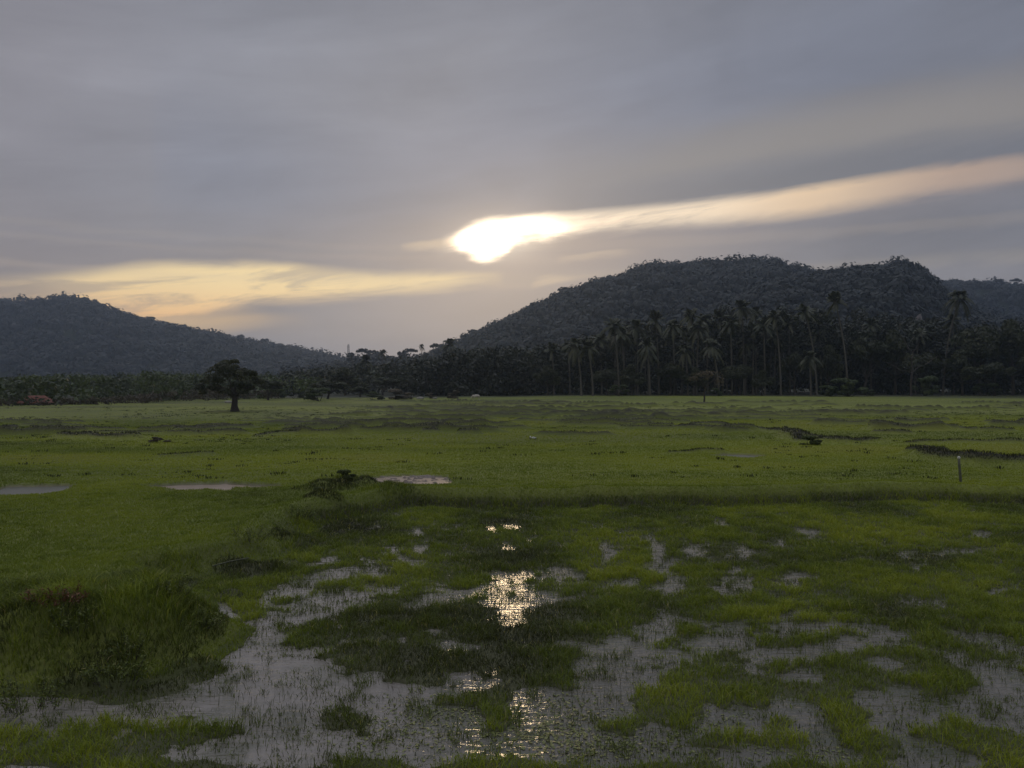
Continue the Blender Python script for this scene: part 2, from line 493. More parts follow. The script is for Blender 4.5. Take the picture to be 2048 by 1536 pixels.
def bund_field(x, y):
    H = np.zeros(x.shape); Wt = np.zeros(x.shape)
    for q, h, w in BW:
        m = (y > q[:, 1].min() - 3) & (y < q[:, 1].max() + 3) & (x > q[:, 0].min() - 3) & (x < q[:, 0].max() + 3)
        if not m.any(): continue
        xs, ys = x[m], y[m]
        d = np.full(xs.shape, 1e9); tt_ = np.zeros(xs.shape)
        n = len(q) - 1
        for i in range(n):
            ax, ay = q[i]; bx, by = q[i + 1]; ex, ey = bx - ax, by - ay
            t = np.clip(((xs - ax) * ex + (ys - ay) * ey) / (ex * ex + ey * ey), 0, 1)
            dd = np.hypot(xs - ax - t * ex, ys - ay - t * ey)
            tt_ = np.where(dd < d, (i + t) / n, tt_); d = np.minimum(d, dd)
        wv = w * (0.65 + 0.7 * vnoise(xs * .7, ys * .7, 3))
        k = np.exp(-(d / wv) ** 2 * 1.4) * np.clip(np.minimum(tt_, 1 - tt_) * 6 + .25, 0, 1)
        hh = h * k * (0.6 + 0.8 * vnoise(xs * .9, ys * .9, 9))
        H[m] = np.maximum(H[m], hh); Wt[m] = np.maximum(Wt[m], np.clip(k * 1.9 - .8, 0, 1) * min(1, h / .24))  # Wt: dyke crest weight, carries the painted shade and the rough blades
    return H, Wt


# puddles: (px, py, rx, ry, kind) on the field beyond the pond
PUD = [(818, 963, 92, 11, 'churned'), (418, 974, 125, 10, 'tan'), (40, 981, 98, 13, 'grey'), (1482, 911, 55, 5, 'grey'), (915, 846, 30, 2.2, 'grey'), (1860, 957, 8, 1, 'grey')][:5]
PUDW = []
for px, py, rx, ry, kd in PUD:
    cx, cy = g(px, py, .36 if py > 900 else .2)
    y0 = g(px, py + ry, .36)[1]; y1 = g(px, py - ry, .36)[1]
    PUDW.append((cx, (y0 + y1) / 2, rx * cy / F, (y1 - y0) / 2, kd))


def puddle_field(x, y):
    m = np.zeros(x.shape)
    for cx, cy, rx, ry, kd in PUDW:
        d = np.hypot((x - cx) / rx, (y - cy) / ry) + (fbm(x * 1.1 + y * .3, y * 1.4, 4, 31) - .5) * 1.0
        m = np.maximum(m, sm(-d, -1.0, -.82))
    return m


# water openings and grass islands of the flooded plot (photo ellipses: cx, cy, rx, ry, tilt)
WAT = [(830, 1068, 22, 8, 0), (968, 1053, 20, 3, 0), (1030, 1051, 22, 3, 0), (1012, 1088, 12, 5, 0), (935, 1090, 14, 8, 0), (838, 1090, 16, 6, 0), (893, 1104, 14, 6, 0),
       (660, 1112, 28, 8, -15), (745, 1133, 40, 10, 10), (690, 1140, 60, 12, -20), (812, 1112, 26, 7, 25), (1208, 1105, 14, 26, 0), (1300, 1082, 16, 10, 0), (1322, 1115, 20, 38, -35),
       (1393, 1093, 22, 14, 0), (1490, 1103, 18, 9, 0), (1562, 1086, 9, 10, 0), (1617, 1061, 22, 6, 0), (1445, 1046, 12, 9, 0), (1030, 1152, 42, 16, 0), (1112, 1142, 48, 13, 20),
       (1240, 1160, 36, 10, -8), (1345, 1165, 34, 20, 0), (1468, 1165, 28, 32, 0), (1592, 1152, 18, 20, 0), (1585, 1185, 26, 6, 0), (1100, 1192, 66, 12, 8), (1010, 1190, 46, 13, 0),
       (1022, 1225, 34, 32, 0), (940, 1170, 64, 7, -5), (900, 1192, 76, 9, -6), (1578, 1222, 24, 13, 0), (1605, 1250, 60, 12, 0), (1745, 1256, 50, 12, 0), (1700, 1282, 90, 11, 0),
       (1450, 1266, 66, 28, -8), (1300, 1255, 46, 26, -15), (1235, 1290, 66, 24, -20), (1120, 1282, 40, 8, 0), (930, 1292, 46, 11, 0), (1200, 1320, 34, 14, 0),
       (1595, 1300, 42, 16, 0), (1605, 1346, 50, 15, 0), (1760, 1325, 34, 16, 10), (1960, 1264, 62, 13, 5), (1850, 1290, 66, 9, 10), (1930, 1318, 56, 18, 28), (2030, 1370, 80, 40, 10),
       (1985, 1420, 90, 32, 0), (1775, 1390, 76, 28, 0), (1820, 1425, 70, 26, 0), (1600, 1420, 56, 22, 20), (1645, 1450, 46, 20, 20), (1430, 1430, 90, 22, 0), (1490, 1505, 80, 26, 0),
       (1870, 1505, 80, 26, 0), (560, 1300, 110, 46, 0), (520, 1345, 150, 48, 0), (600, 1385, 160, 44, 0), (300, 1402, 190, 24, -6), (70, 1412, 130, 30, 0), (60, 1528, 80, 14, 0),
       (470, 1420, 110, 30, 0), (560, 1450, 120, 36, 0), (760, 1390, 120, 38, 0), (840, 1445, 120, 38, 0), (955, 1348, 56, 20, 0), (900, 1480, 110, 36, 0), (1255, 1340, 60, 40, 0),
       (1230, 1395, 60, 44, 0), (1100, 1395, 80, 30, 0), (1130, 1440, 110, 38, 0), (1060, 1490, 130, 36, 0), (1240, 1500, 110, 36, 0), (1350, 1455, 80, 24, 0), (520, 1490, 150, 36, 0),
       (720, 1485, 90, 24, 0), (600, 1165, 66, 14, -18), (500, 1182, 64, 11, 0), (362, 1178, 26, 9, 20), (432, 1212, 34, 22, 40), (515, 1250, 72, 20, -5), (610, 1222, 90, 18, -8),
       (700, 1204, 66, 12, -8), (850, 1202, 76, 13, -5), (782, 1240, 44, 12, 25), (860, 1258, 26, 9, 0), (1830, 1118, 34, 7, 15), (1815, 1105, 16, 8, 0), (1930, 1075, 30, 6, 0), (1975, 1065, 22, 5, 0),
       (1860, 1203, 60, 6, 12), (1700, 1218, 44, 7, 5), (1990, 1180, 26, 4, 0), (640, 1190, 120, 10, -8), (1670, 1500, 60, 20, 0), (2020, 1290, 40, 10, 0), (1900, 1100, 60, 4, 0)]
ISL = [(1380, 1470, 70, 16, 0), (1250, 1440, 40, 14, 0), (1600, 1530, 90, 16, 0), (1560, 1440, 30, 10, 0), (1860, 1455, 50, 10, 0), (985, 1350, 60, 24, 0), (950, 1110, 60, 16, 0), (1040, 1118, 70, 9, 0), (1160, 1215, 60, 20, 0), (650, 1262, 90, 17, -3), (722, 1300, 58, 44, 10), (800, 1345, 60, 18, 0), (1000, 1318, 110, 24, 0), (1040, 1345, 90, 18, 0), (668, 1420, 72, 26, 0), (400, 1462, 80, 24, -10), (130, 1490, 140, 34, -6),
       (240, 1500, 100, 32, -10), (1330, 1400, 90, 36, 5), (1450, 1372, 120, 30, 3), (1640, 1378, 80, 18, 5), (1710, 1345, 100, 26, 4), (1850, 1300, 120, 16, 4), (1875, 1348, 66, 28, 10), (1700, 1420, 34, 60, -30),
       (1740, 1475, 40, 40, -30), (1520, 1478, 100, 20, 3), (1960, 1478, 110, 36, 22), (1370, 1530, 120, 24, 0), (1000, 1528, 150, 22, 0), (850, 1240, 120, 26, 0), (1010, 1262, 110, 18, 0), (900, 1400, 40, 8, 0),
       (1980, 1228, 90, 26, 0), (470, 1158, 56, 22, 0), (1160, 1230, 90, 30, 0), (760, 1530, 80, 16, 0), (1000, 1420, 40, 60, 0), (330, 1525, 120, 22, 0), (1500, 1210, 70, 14, 0)]


def pond_cover(x, y):
    """1 where the sward is closed, 0 on open water; evaluated on plot coordinates"""
    yy = np.maximum(y, 2.0)
    u = 1024 + F * x / yy; v = HZ + F * (CH - 0.06) / yy
    u = u + (fbm(x * 1.6, y * 1.6, 3, 41) - .5) * 46; v = v + (fbm(x * 1.6, y * 1.6, 3, 42) - .5) * 26
    w = np.zeros(x.shape); i_ = np.zeros(x.shape); fine = fbm(x * 6, y * 9, 3, 56) - .5
    for L, acc in ((WAT, 0), (ISL, 1)):
        for cx, cy, rx, ry, a in L:
            m = (np.abs(u - cx) < rx * 2 + ry) & (np.abs(v - cy) < ry * 2 + rx * abs(math.sin(math.radians(a))) * 1.5)
            if not m.any(): continue
            c, s = math.cos(math.radians(a)), math.sin(math.radians(a))
            du = u[m] - cx; dv = v[m] - cy
            d = ((du * c + dv * s) / rx) ** 2 + ((-du * s + dv * c) / ry) ** 2
            k = np.exp(-d * .85)
            if acc: i_[m] = np.maximum(i_[m], k)
            else: w[m] = np.maximum(w[m], k)
    b = 0.50 - 0.36 * sm(v, 1235, 1330)
    n = fbm(x * 2.3, y * 2.6, 3, 55) - .5
    f = b + n * 1.15 + fine * 1.3 - w * 1.15 + i_ * 1.15
    return sm(f, -.22, .34)


BUMPS = []
for px, py, rx, ry, h, dk in ((500, 1112, .62, .42, .26, .9), (590, 1066, .55, .55, .26, .7), (468, 1158, .5, .3, .16, .5), (650, 988, .8, .6, .25, .8), (705, 978, .9, .7, .28, .9), (640, 1012, .6, .5, .14, .5),
                              (770, 992, .8, .5, .14, .8), (310, 1215, .9, .5, .10, .4), (120, 1235, 1.0, .5, .12, .6), (220, 1330, .8, .4, .12, .7), (380, 1300, .7, .35, .08, .4), (60, 1300, .8, .4, .15, .8)):
    a_, b_ = g(px, py, .3); BUMPS.append((a_, b_, rx, ry, h, dk))


def bumps(x, y):
    z = np.zeros(x.shape); d = np.zeros(x.shape)
    for a_, b_, rx, ry, h, dk in BUMPS:
        e = np.exp(-(((x - a_) / rx) ** 2 + ((y - b_) / ry) ** 2)) * (.5 + vnoise(x * 2.5, y * 2.5, 77))
        z = np.maximum(z, e * h); d = np.maximum(d, np.clip(e * 1.5, 0, 1) * dk)
    return z, d


def land(x, y):
    x = np.asarray(x, dtype=float); y = np.asarray(y, dtype=float)
    sd = pond_sdf(x, y)
    sdn = sd + (fbm(x * 1.3, y * 1.3, 2, 61) - .5) * .35
    bz = base_z(x, y)
    BH, BWt = bund_field(x, y)
    pf = puddle_field(x, y); chur = ((x > PUDW[0][0] - 2.3) & (x < PUDW[0][0] + 2.3) & (np.abs(y - PUDW[0][1]) < 4))
    far_bank = sm(y, 17, 21)
    rise = sm(sdn, -.05, 1.25 - .5 * far_bank)
    lip = np.exp(-((sdn - .75) / .55) ** 2) * (0.10 + .12 * vnoise(x * .8, y * .8, 71)) * (0.5 + .5 * (1 - far_bank) + .2)
    d_m = np.hypot((x + 5.4) / 3.6, (y - 10.4) / 1.6)
    mound = np.exp(-d_m ** 2) * .24
    bpz, bpd = bumps(x, y)
    z = bz * rise + BH + lip * rise + mound * rise + bpz
    z = z + (fbm(x * 2.2, y * 2.2, 3, 81) - .5) * .06 * rise * sm(40 - y, 0, 10)
    z = z - pf * (.15 - chur * (fbm(x * 5.0, y * 6.5, 3, 95) - .37) * .40)
    # bed of the flooded plot
    cov = np.zeros(x.shape)
    inp = sdn < .3
    if inp.any(): cov[inp] = pond_cover(x[inp], y[inp])
    cov = np.maximum(cov, sm(bpz, .01, .06) * inp)
    bed = -0.10 + cov * .115 + (fbm(x * 3.5, y * 3.5, 2, 91) - .5) * .05
    z = np.where(sdn < 0, np.maximum(bed, bpz * 1.2 - .08), np.maximum(z, bed * (1 - rise) + z * rise))
    # road bank below and behind the camera
    z = np.maximum(z, 2.0 * sm(-y, -5.2, -2.2) - .05) if True else z
    fw = .95 - .42 * far_bank
    facew = sm(sdn, -.1, .15) * sm(fw - sdn, 0, .3) * (.30 + .70 * far_bank)
    return dict(dark=bpd, z=z, sd=sdn, bund=np.clip(BWt + facew * .9, 0, 1), facew=facew, mud=pf, cov=cov, mound=np.exp(-d_m ** 2 * .9) * rise, BW=BWt)


def zat(x, y):
    return float(land(np.array([x]), np.array([y]))['z'][0])


def place(px, py):
    """ground point seen at a photo pixel, on the real land form"""
    z = .3
    for _ in range(6):
        x, y = g(px, py, z); z = zat(x, y)
    return x, y, z


# ground sheet: fine fan in front, coarse around
a1 = np.linspace(-54, 54, 860)
a2 = np.arange(58, 303, 5.0)
ang = np.radians(np.concatenate([a1, a2]))
r = [2.0]
while r[-1] < 230: r.append(r[-1] * 1.0031 + .004)
while r[-1] < 3200: r.append(r[-1] * 1.08)
r = np.array(r)
RR, AA = np.meshgrid(r, ang, indexing='ij')
X = RR * np.sin(AA); Y = RR * np.cos(AA)
D = land(X.ravel(), Y.ravel())
Z = D['z']; Xr = X.ravel(); Yr = Y.ravel()
back_ = (Yr < 5) & (np.abs(Xr) > 0)
V = np.stack([Xr, Yr, Z], 1)
nr, na = X.shape
V = np.vstack([V, [[0, 0, 2.0]]])
i, j = np.meshgrid(np.arange(nr - 1), np.arange(na), indexing='ij')
jn = (j + 1) % na
Q = np.stack([i * na + j, i * na + jn, (i + 1) * na + jn, (i + 1) * na + j], -1).reshape(-1, 4)[:, ::-1]
jj = np.arange(na)
tri = np.stack([np.full(na, nr * na), jj, (jj + 1) % na], 1)[:, ::-1]
ap = lambda a: np.append(a, 0)
tn = np.clip(.45 + (fbm(Xr * .05, Yr * .09, 3, 101) - .5) * 1.2 + .2 * sm(Xr / np.maximum(Yr, 1), -.1, .4), 0, 1)
tn = np.where(D['sd'] < 0.2, .1, tn)
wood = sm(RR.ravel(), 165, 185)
ground = mesh_np('ground', V, [Q, tri], M_ground,
                 dict(tint=ap(tn), bund=ap(D['bund']), mud=ap(D['mud']), wet=ap(sm(-D['sd'], -.1, .1)), wood=ap(wood)), smooth=True)
tag(ground, 'flat green paddy land with low dykes and a flooded plot', kind='structure')

# water of the flooded plot: its outline grown a little under the banks
pw = POND.copy()
ctr = pw.mean(0)
PV = []
n = len(pw)
for k in range(n):
    a = pw[k - 1]; b = pw[k]; c = pw[(k + 1) % n]
    t1 = (b - a) / np.linalg.norm(b - a); t2 = (c - b) / np.linalg.norm(c - b)
    nn = np.array([t1[1] + t2[1], -(t1[0] + t2[0])]); nn /= max(np.linalg.norm(nn), .4)
    PV.append(nn)
PV = np.array(PV)
area = np.sum(pw[:, 0] * np.roll(pw[:, 1], -1) - np.roll(pw[:, 0], -1) * pw[:, 1])
pw2 = pw + PV * (0.45 if area > 0 else -0.45)
me = bpy.data.meshes.new('water')
me.from_pydata([(a, b, 0) for a, b in pw2], [], [list(range(n))] if area > 0 else [list(range(n))[::-1]])
me.materials.append(M_water)
o = bpy.data.objects.new('water', me); COL.objects.link(o)
tag(o, 'shallow murky water standing in the flooded grass plot', kind='structure')

PL = {0: 'pinkish churned mud puddle glinting behind the weedy bank', 1: 'long tan muddy puddle in the green field left of centre',
      2: 'dull grey puddle at the left edge of the field', 3: 'thin bright puddle in the right middle field', 4: 'tiny bright strip of water far out in the field'}
for k, (cx, cy, rx, ry, kd) in enumerate(PUDW):
    t = np.linspace(0, 2 * np.pi, 60, endpoint=False)
    xs = cx + rx * 1.15 * np.cos(t); ys = cy + ry * 1.15 * np.sin(t)
    zc = float(np.median(land(cx + np.linspace(-.6, .6, 9) * rx, np.full(9, cy))['z']))
    rimz = land(xs, ys)['z']; zl = min(zc + .05, float(rimz.min()) - .015)
    vv_ = np.vstack([[[cx, cy, zl]], np.stack([xs, ys, np.full(60, zl)], 1)])
    tr_ = np.array([[0, 1 + q, 1 + (q + 1) % 60] for q in range(60)])
    o = mesh_np('puddle_water', vv_, [tr_], M_puddle_grey if kd == 'grey' else M_puddle)
    tag(o, PL[k], kind='structure')


# ------------------------------------------------------------------ grass
def blades(x, y, z, h, w, tint, bend=.35, rng=R, spread=1.0):
    n = len(x)
    a = rng.uniform(0, 2 * np.pi, n)
    dx, dy = np.cos(a), np.sin(a)            # width direction
    b = rng.uniform(0, 2 * np.pi, n); l = h * bend * rng.uniform(.2, 1.3, n) * spread
    lx, ly = np.cos(b) * l, np.sin(b) * l
    P = np.empty((n, 5, 3))
    P[:, 0] = np.stack([x - dx * w / 2, y - dy * w / 2, z - .01], 1)
    P[:, 1] = np.stack([x + dx * w / 2, y + dy * w / 2, z - .01], 1)
    mx_, my_, mz = x + lx * .35, y + ly * .35, z + h * .6
    P[:, 2] = np.stack([mx_ + dx * w * .42, my_ + dy * w * .42, mz], 1)
    P[:, 3] = np.stack([mx_ - dx * w * .42, my_ - dy * w * .42, mz], 1)
    P[:, 4] = np.stack([x + lx, y + ly, z + h * (1 - .12 * bend)], 1)
    k = np.arange(n)[:, None] * 5
    q = k + np.array([[0, 1, 2, 3]]); t = k + np.array([[3, 2, 4]])
    return P.reshape(-1, 3), q, t, np.repeat(tint, 5)


class Acc:
    def __init__(s): s.V = []; s.Q = []; s.T = []; s.A = []; s.n = 0
    def add(s, P, q, t, a):
        s.V.append(P); s.A.append(a)
        if len(q): s.Q.append(q + s.n)
        if t is not None and len(t): s.T.append(t + s.n)
        s.n += len(P)
    def make(s, name, m, parent=None, smooth=False):
        f = []
        if s.Q: f.append(np.vstack(s.Q))
        if s.T: f.append(np.vstack(s.T))
        return mesh_np(name, np.vstack(s.V), f, m, dict(tint=np.concatenate(s.A)), smooth=smooth, parent=parent)


def sample(y0, y1, n, k=.74, pad=3.0):
    n = int(n * (1.22 if y1 < 30 else 1.08))
    y = np.sqrt(R.uniform(y0 ** 2, y1 ** 2, n)); x = R.uniform(-1, 1, n) * (k * y + pad)
    return x, y


pond_g = Acc(); field_g = Acc(); bank_g = Acc(); tuss = Acc()
zones = [(6.0, 11.5, 195000, .007, 1.0), (9.5, 17.0, 390000, .008, 1.0), (14, 27, 560000, .011, 1.0), (21, 46, 760000, .014, 1.0), (34, 82, 720000, .024, .95), (62, 172, 200000, .045, .6)]
fade = [(0, 0, 9.5, 11.5), (9.5, 11.5, 14, 17), (14, 17, 21, 27), (21, 27, 34, 46), (34, 46, 62, 82), (62, 82, 999, 1000)]
for (y0, y1, n, w0, hs), (fa, fb, fc, fd) in zip(zones, fade):
    x, y = sample(y0, y1, n); n = len(x)
    pk = (sm(y, fa, fb) if fb else 1.0) * (1 - sm(y, fc, fd))
    kp = R.random(n) < pk; x, y = x[kp], y[kp]; n = len(x)
    D = land(x, y)
    sd = D['sd']; rnd = R.random(n)
    inp = sd < 0.0
    clump = fbm(x * 3.2, y * 3.2, 2, 201)
    # closed sward of the flooded plot
    m = inp & (rnd < D['cov'] * (0.55 + .6 * clump) + .0)
    if m.any():
        k = m.sum()
        h = (.035 + .12 * clump[m] ** 1.5) * R.uniform(.5, 1.25, k) * (.55 + .55 * D['cov'][m])
        ti = np.clip(.40 - .3 * D['dark'][m] + (fbm(x[m] * .5, y[m] * .5, 3, 203) - .5) * .9 + (clump[m] - .5) * .3 + R.normal(0, .09, k) + .08 * sm(x[m] / y[m], 0, .5), 0, .78)
        ti = np.where(R.random(k) < .03, .95, ti)
        pond_g.add(*blades(x[m], y[m], np.maximum(D['z'][m], -.02), h, w0 * R.uniform(.6, 1.4, k), ti, 1.15))
    # sparse stems standing in open water
    st = fbm(x * .8, y * .8, 2, 207)
    m = inp & (D['cov'] < .5) & (rnd < .020 + .07 * sm(st, .45, .7)) & (y < 16)
    if m.any():
        k = m.sum()
        pond_g.add(*blades(x[m], y[m], np.full(k, -.02), R.uniform(.05, .17, k), w0 * R.uniform(.5, 1.0, k), np.clip(R.normal(.22, .1, k), 0, .7), .45))
    # hand-sized tufts scattered through the open water
    tf = fbm(x * 4.5, y * 4.5, 2, 208)
    m = inp & (D['cov'] < .6) & (tf > .64) & (rnd < .55) & (y < 18)
    if m.any():
        k = m.sum()
        pond_g.add(*blades(x[m], y[m], np.full(k, -.02), (.03 + (tf[m] - .64) * .7) * R.uniform(.5, 1.3, k), w0 * R.uniform(.6, 1.2, k), np.clip(R.normal(.32, .1, k), 0, .7), 1.0))
    # low floating sward bits
    m = inp & (D['cov'] < .6) & (rnd > .84) & (fbm(x * 1.3, y * 2.4, 3, 209) > .46)
    if m.any():
        k = m.sum()
        pond_g.add(*blades(x[m], y[m], np.full(k, 0.0), R.uniform(.02, .05, k), w0 * R.uniform(.8, 1.6, k), np.clip(R.normal(.3, .1, k), 0, .7), 2.2))
    out_ = sd >= 0.0
    rough = np.clip(np.maximum(np.maximum(D['bund'] * .9, sm(D['mound'], .02, .35)), D['dark'] * 1.1) + .7 * np.exp(-((sd - .8) / .8) ** 2) * (y < 19) * sm(clump, .40, .60) * sm(fbm(x * .5, y * .5, 2, 217), .35, .6), 0, 1)
    m = out_ & (rough > .35) & (D['mud'] < .3) & (rnd < .9 - .75 * sm(y, 50, 65))
    if m.any():
        k = m.sum(); rg = rough[m]
        near = y[m] < 26
        h = np.where(near, (.045 + .13 * rg * (.2 + clump[m])), (.03 + .045 * rg) * np.where(y[m] < 50, 1.6, 1)) * R.uniform(.5, 1.3, k)
        lowf_ = fbm(x[m] * 1.8, y[m] * 1.8, 2, 219)
        md_ = sm(D['mound'][m], .3, .8)
        h = h * (1 + .45 * md_ * (.3 + 1.4 * lowf_))
        lowf = fbm(x[m] * 1.2, y[m] * 1.2, 3, 213)
        ti = np.where(near, .16 + .75 * lowf * (clump[m] + .35) , 0.0 + .05 * lowf) + R.normal(0, .10, k) * near  # far dyke blades held near the darkest tint as painted face shade
        ti = np.clip(ti - D['dark'][m] * .30 * near, 0, .7)
        ti = np.where(R.random(k) < .035, R.uniform(.85, 1, k), ti)
        bank_g.add(*blades(x[m], y[m], D['z'][m], h, w0 * R.uniform(.6, 1.6, k), ti, 1.0))
    m = out_ & (rough <= .35) & (D['mud'] < .35) & (rnd < .92)
    if m.any():
        k = m.sum()
        pt = .45 * fbm(x[m] * .16, y[m] * .22, 3, 221) + .55 * fbm(x[m] * .035, y[m] * .15, 3, 222)
        h = (.028 + .03 * clump[m]) * R.uniform(.5, 1.4, k) * hs
        ti = np.clip(.62 + (pt - .5) * 1.25 + .10 * sm(x[m] / y[m], 0, .45) + R.normal(0, .03, k) - .10 * sm(clump[m], .55, .75) * (y[m] < 30), 0, .84)
        field_g.add(*blades(x[m], y[m], D['z'][m], h, w0 * R.uniform(.6, 1.4, k), ti, 1.0))
for a, nme, lb in ((pond_g, 'flooded_grass', 'dark green grass tufts growing through the shallow water'), (field_g, 'field_grass', 'short grazed grass covering the open field'),
                   (bank_g, 'bank_grass', 'rough taller grass on the plot banks and dykes')):
    tag(a.make(nme, M_grass), lb, 'grass', kind='stuff')

# dark tussocks dotted over the field
x, y = sample(25, 110, 3000); x = x; D = land(x, y)
ok = (D['mud'] < .2) & (fbm(x * .08, y * .12, 2, 231) > .40)
x, y, z = x[ok], y[ok], D['z'][ok]
kk = 16
xx = np.repeat(x, kk) + R.normal(0, .13, len(x) * kk) * np.repeat(R.uniform(.5, 2.2, len(x)), kk); yy = np.repeat(y, kk) + R.normal(0, .09, len(x) * kk)
sz = np.repeat(R.uniform(.25, 1.0, len(x)) ** 1.5, kk)
tuss.add(*blades(xx, yy, np.repeat(z, kk), (.08 + .08 * R.random(len(xx))) * sz, np.full(len(xx), .035), np.clip(R.normal(.06, .05, len(xx)), 0, .3), .7))
tag(tuss.make('grass_tussock', M_grass), 'small dark tussocks dotted over the grazed field', 'grass', kind='stuff')


# ------------------------------------------------------------------ foliage tools
def cards(P, nrm, s, tint, rng=R, asp=.55, jit=.55):
    """pointed leaf-clump quads at P facing roughly nrm"""
    n = len(P)
    nr_ = nrm + rng.normal(0, jit, (n, 3)); nr_ /= np.linalg.norm(nr_, axis=1)[:, None] + 1e-9
    a = rng.normal(0, 1, (n, 3)); u = np.cross(nr_, a); u /= np.linalg.norm(u, axis=1)[:, None] + 1e-9
    v = np.cross(nr_, u)
    s = np.broadcast_to(s, (n,))[:, None] * rng.uniform(.6, 1.35, (n, 1))
    W = np.stack([P - u * s, P - v * s * asp, P + u * s, P + v * s * asp * .9], 1)
    q = np.arange(n)[:, None] * 4 + np.arange(4)[None]
    return W.reshape(-1, 3), q, None, np.repeat(tint, 4)


def lobe_cloud(acc, lobes, per, s, rng=R, tint=.5, tv=.16, bottom=-.5):
    for c, rad in lobes:
        c = np.array(c); rad = np.array(rad)
        n = int(per)
        d = rng.normal(0, 1, (n, 3)); d /= np.linalg.norm(d, axis=1)[:, None]
        d[:, 2] = np.where(d[:, 2] < bottom, -d[:, 2], d[:, 2])
        rr_ = rng.uniform(.62, 1.06, (n, 1)) ** .7
        P = c + d * rad * rr_
        t = np.clip(tint + rng.normal(0, tv * .5) + rng.normal(0, tv, n) * .6, 0, 1)
        acc.add(*cards(P, d, s, t, rng))


def tube(acc, pts, rad, sides=7, tint=.5):
    pts = np.array(pts, float); n = len(pts)
    rad = np.broadcast_to(rad, (n,))
    V = []
    for k in range(n):
        t = pts[min(k + 1, n - 1)] - pts[max(k - 1, 0)]; t /= np.linalg.norm(t) + 1e-9
        u = np.cross(t, [0.31, .95, .02]); u /= np.linalg.norm(u); v = np.cross(t, u)
        for q in range(sides):
            a = 2 * math.pi * q / sides
            V.append(pts[k] + (u * math.cos(a) + v * math.sin(a)) * rad[k])
    Q = [[k * sides + q, k * sides + (q + 1) % sides, (k + 1) * sides + (q + 1) % sides, (k + 1) * sides + q] for k in range(n - 1) for q in range(sides)]
    acc.add(np.array(V), np.array(Q), None, np.full(len(V), tint))


def limb(a, b, sag, n=5, rng=R):
    a = np.array(a, float); b = np.array(b, float)
    t = np.linspace(0, 1, n)[:, None]
    p = a + (b - a) * t; p[:, 2] += np.sin(t[:, 0] * math.pi) * sag
    p[1:-1] += rng.normal(0, .03 * np.linalg.norm(b - a), (n - 2, 3))
    return p


def tree_meshes(seed, H=1.0, kind='round'):
    """returns (trunk Acc, crown Acc) for a broadleaf tree of height 1 m * H"""
    rng = np.random.default_rng(seed)
    tr = Acc(); cr = Acc()
    if kind == 'umbrella': lo, hi, wd = .55, 1.0, .55
    elif kind == 'tall': lo, hi, wd = .45, 1.0, .26
    elif kind == 'low': lo, hi, wd = -.04, 1.0, .48
    else: lo, hi, wd = .28, 1.0, .42
    lean = rng.normal(0, .03, 2)
    top = np.array([lean[0] * H, lean[1] * H, lo * 1.15 * H])
    tube(tr, limb((0, 0, -.02 * H), top, 0, 5, rng), np.linspace(.032, .018, 5) * H * (1.2 if kind in ('umbrella', 'round') else .8))
    nl = {'umbrella': 12, 'tall': 10, 'low': 12, 'round': 16}[kind]
    lobes = []
    for k in range(nl):
        a = rng.uniform(0, 6.28); q = math.sqrt(rng.random()) * wd
        if kind == 'umbrella': zz = hi - .13 - .9 * (q * q) * .5 + rng.normal(0, .03); rd = rng.uniform(.12, .22); rz = rd * .7
        else:
            f = rng.random(); zz = lo + .12 + (hi - lo - .22) * f; q *= math.sqrt(max(.12, 1 - (f * 1.6 - .62) ** 2)); rd = rng.uniform(.11, .2); rz = rd * .75
        c = np.array([math.cos(a) * q, math.sin(a) * q, zz]) * H + np.array([top[0], top[1], 0])
        lobes.append((c, (rd * H, rd * H, rz * H)))
        if k < 8: tube(tr, limb(top * rng.uniform(.75, 1), c - np.array([0, 0, rz * H * .3]), -.02 * H, 4, rng), np.linspace(.014, .004, 4) * H, 5)
    return tr, cr, lobes, rng


def tree_data(seed, H, kind, per, s, leaf, bark, tint=.5):
    tr, cr, lobes, rng = tree_meshes(seed, H, kind)
    lobe_cloud(cr, lobes, per, s, rng, tint)
    t = tr.make('trunk', bark, smooth=True); c = cr.make('crown', leaf)
    dt, dc = t.data, c.data
    bpy.data.objects.remove(t); bpy.data.objects.remove(c)
    return dt, dc


def put_tree(name, data, loc, scale, rz, label, cat='tree', group=None, names=('trunk', 'crown')):
    o = thing(name, label, cat, loc, group)
    o.scale = scale if isinstance(scale, tuple) else (scale,) * 3
    o.rotation_euler = (0, 0, rz)
    for nm, d in zip(names, data):
        c = bpy.data.objects.new(nm, d); COL.objects.link(c); c.parent = o
    return o


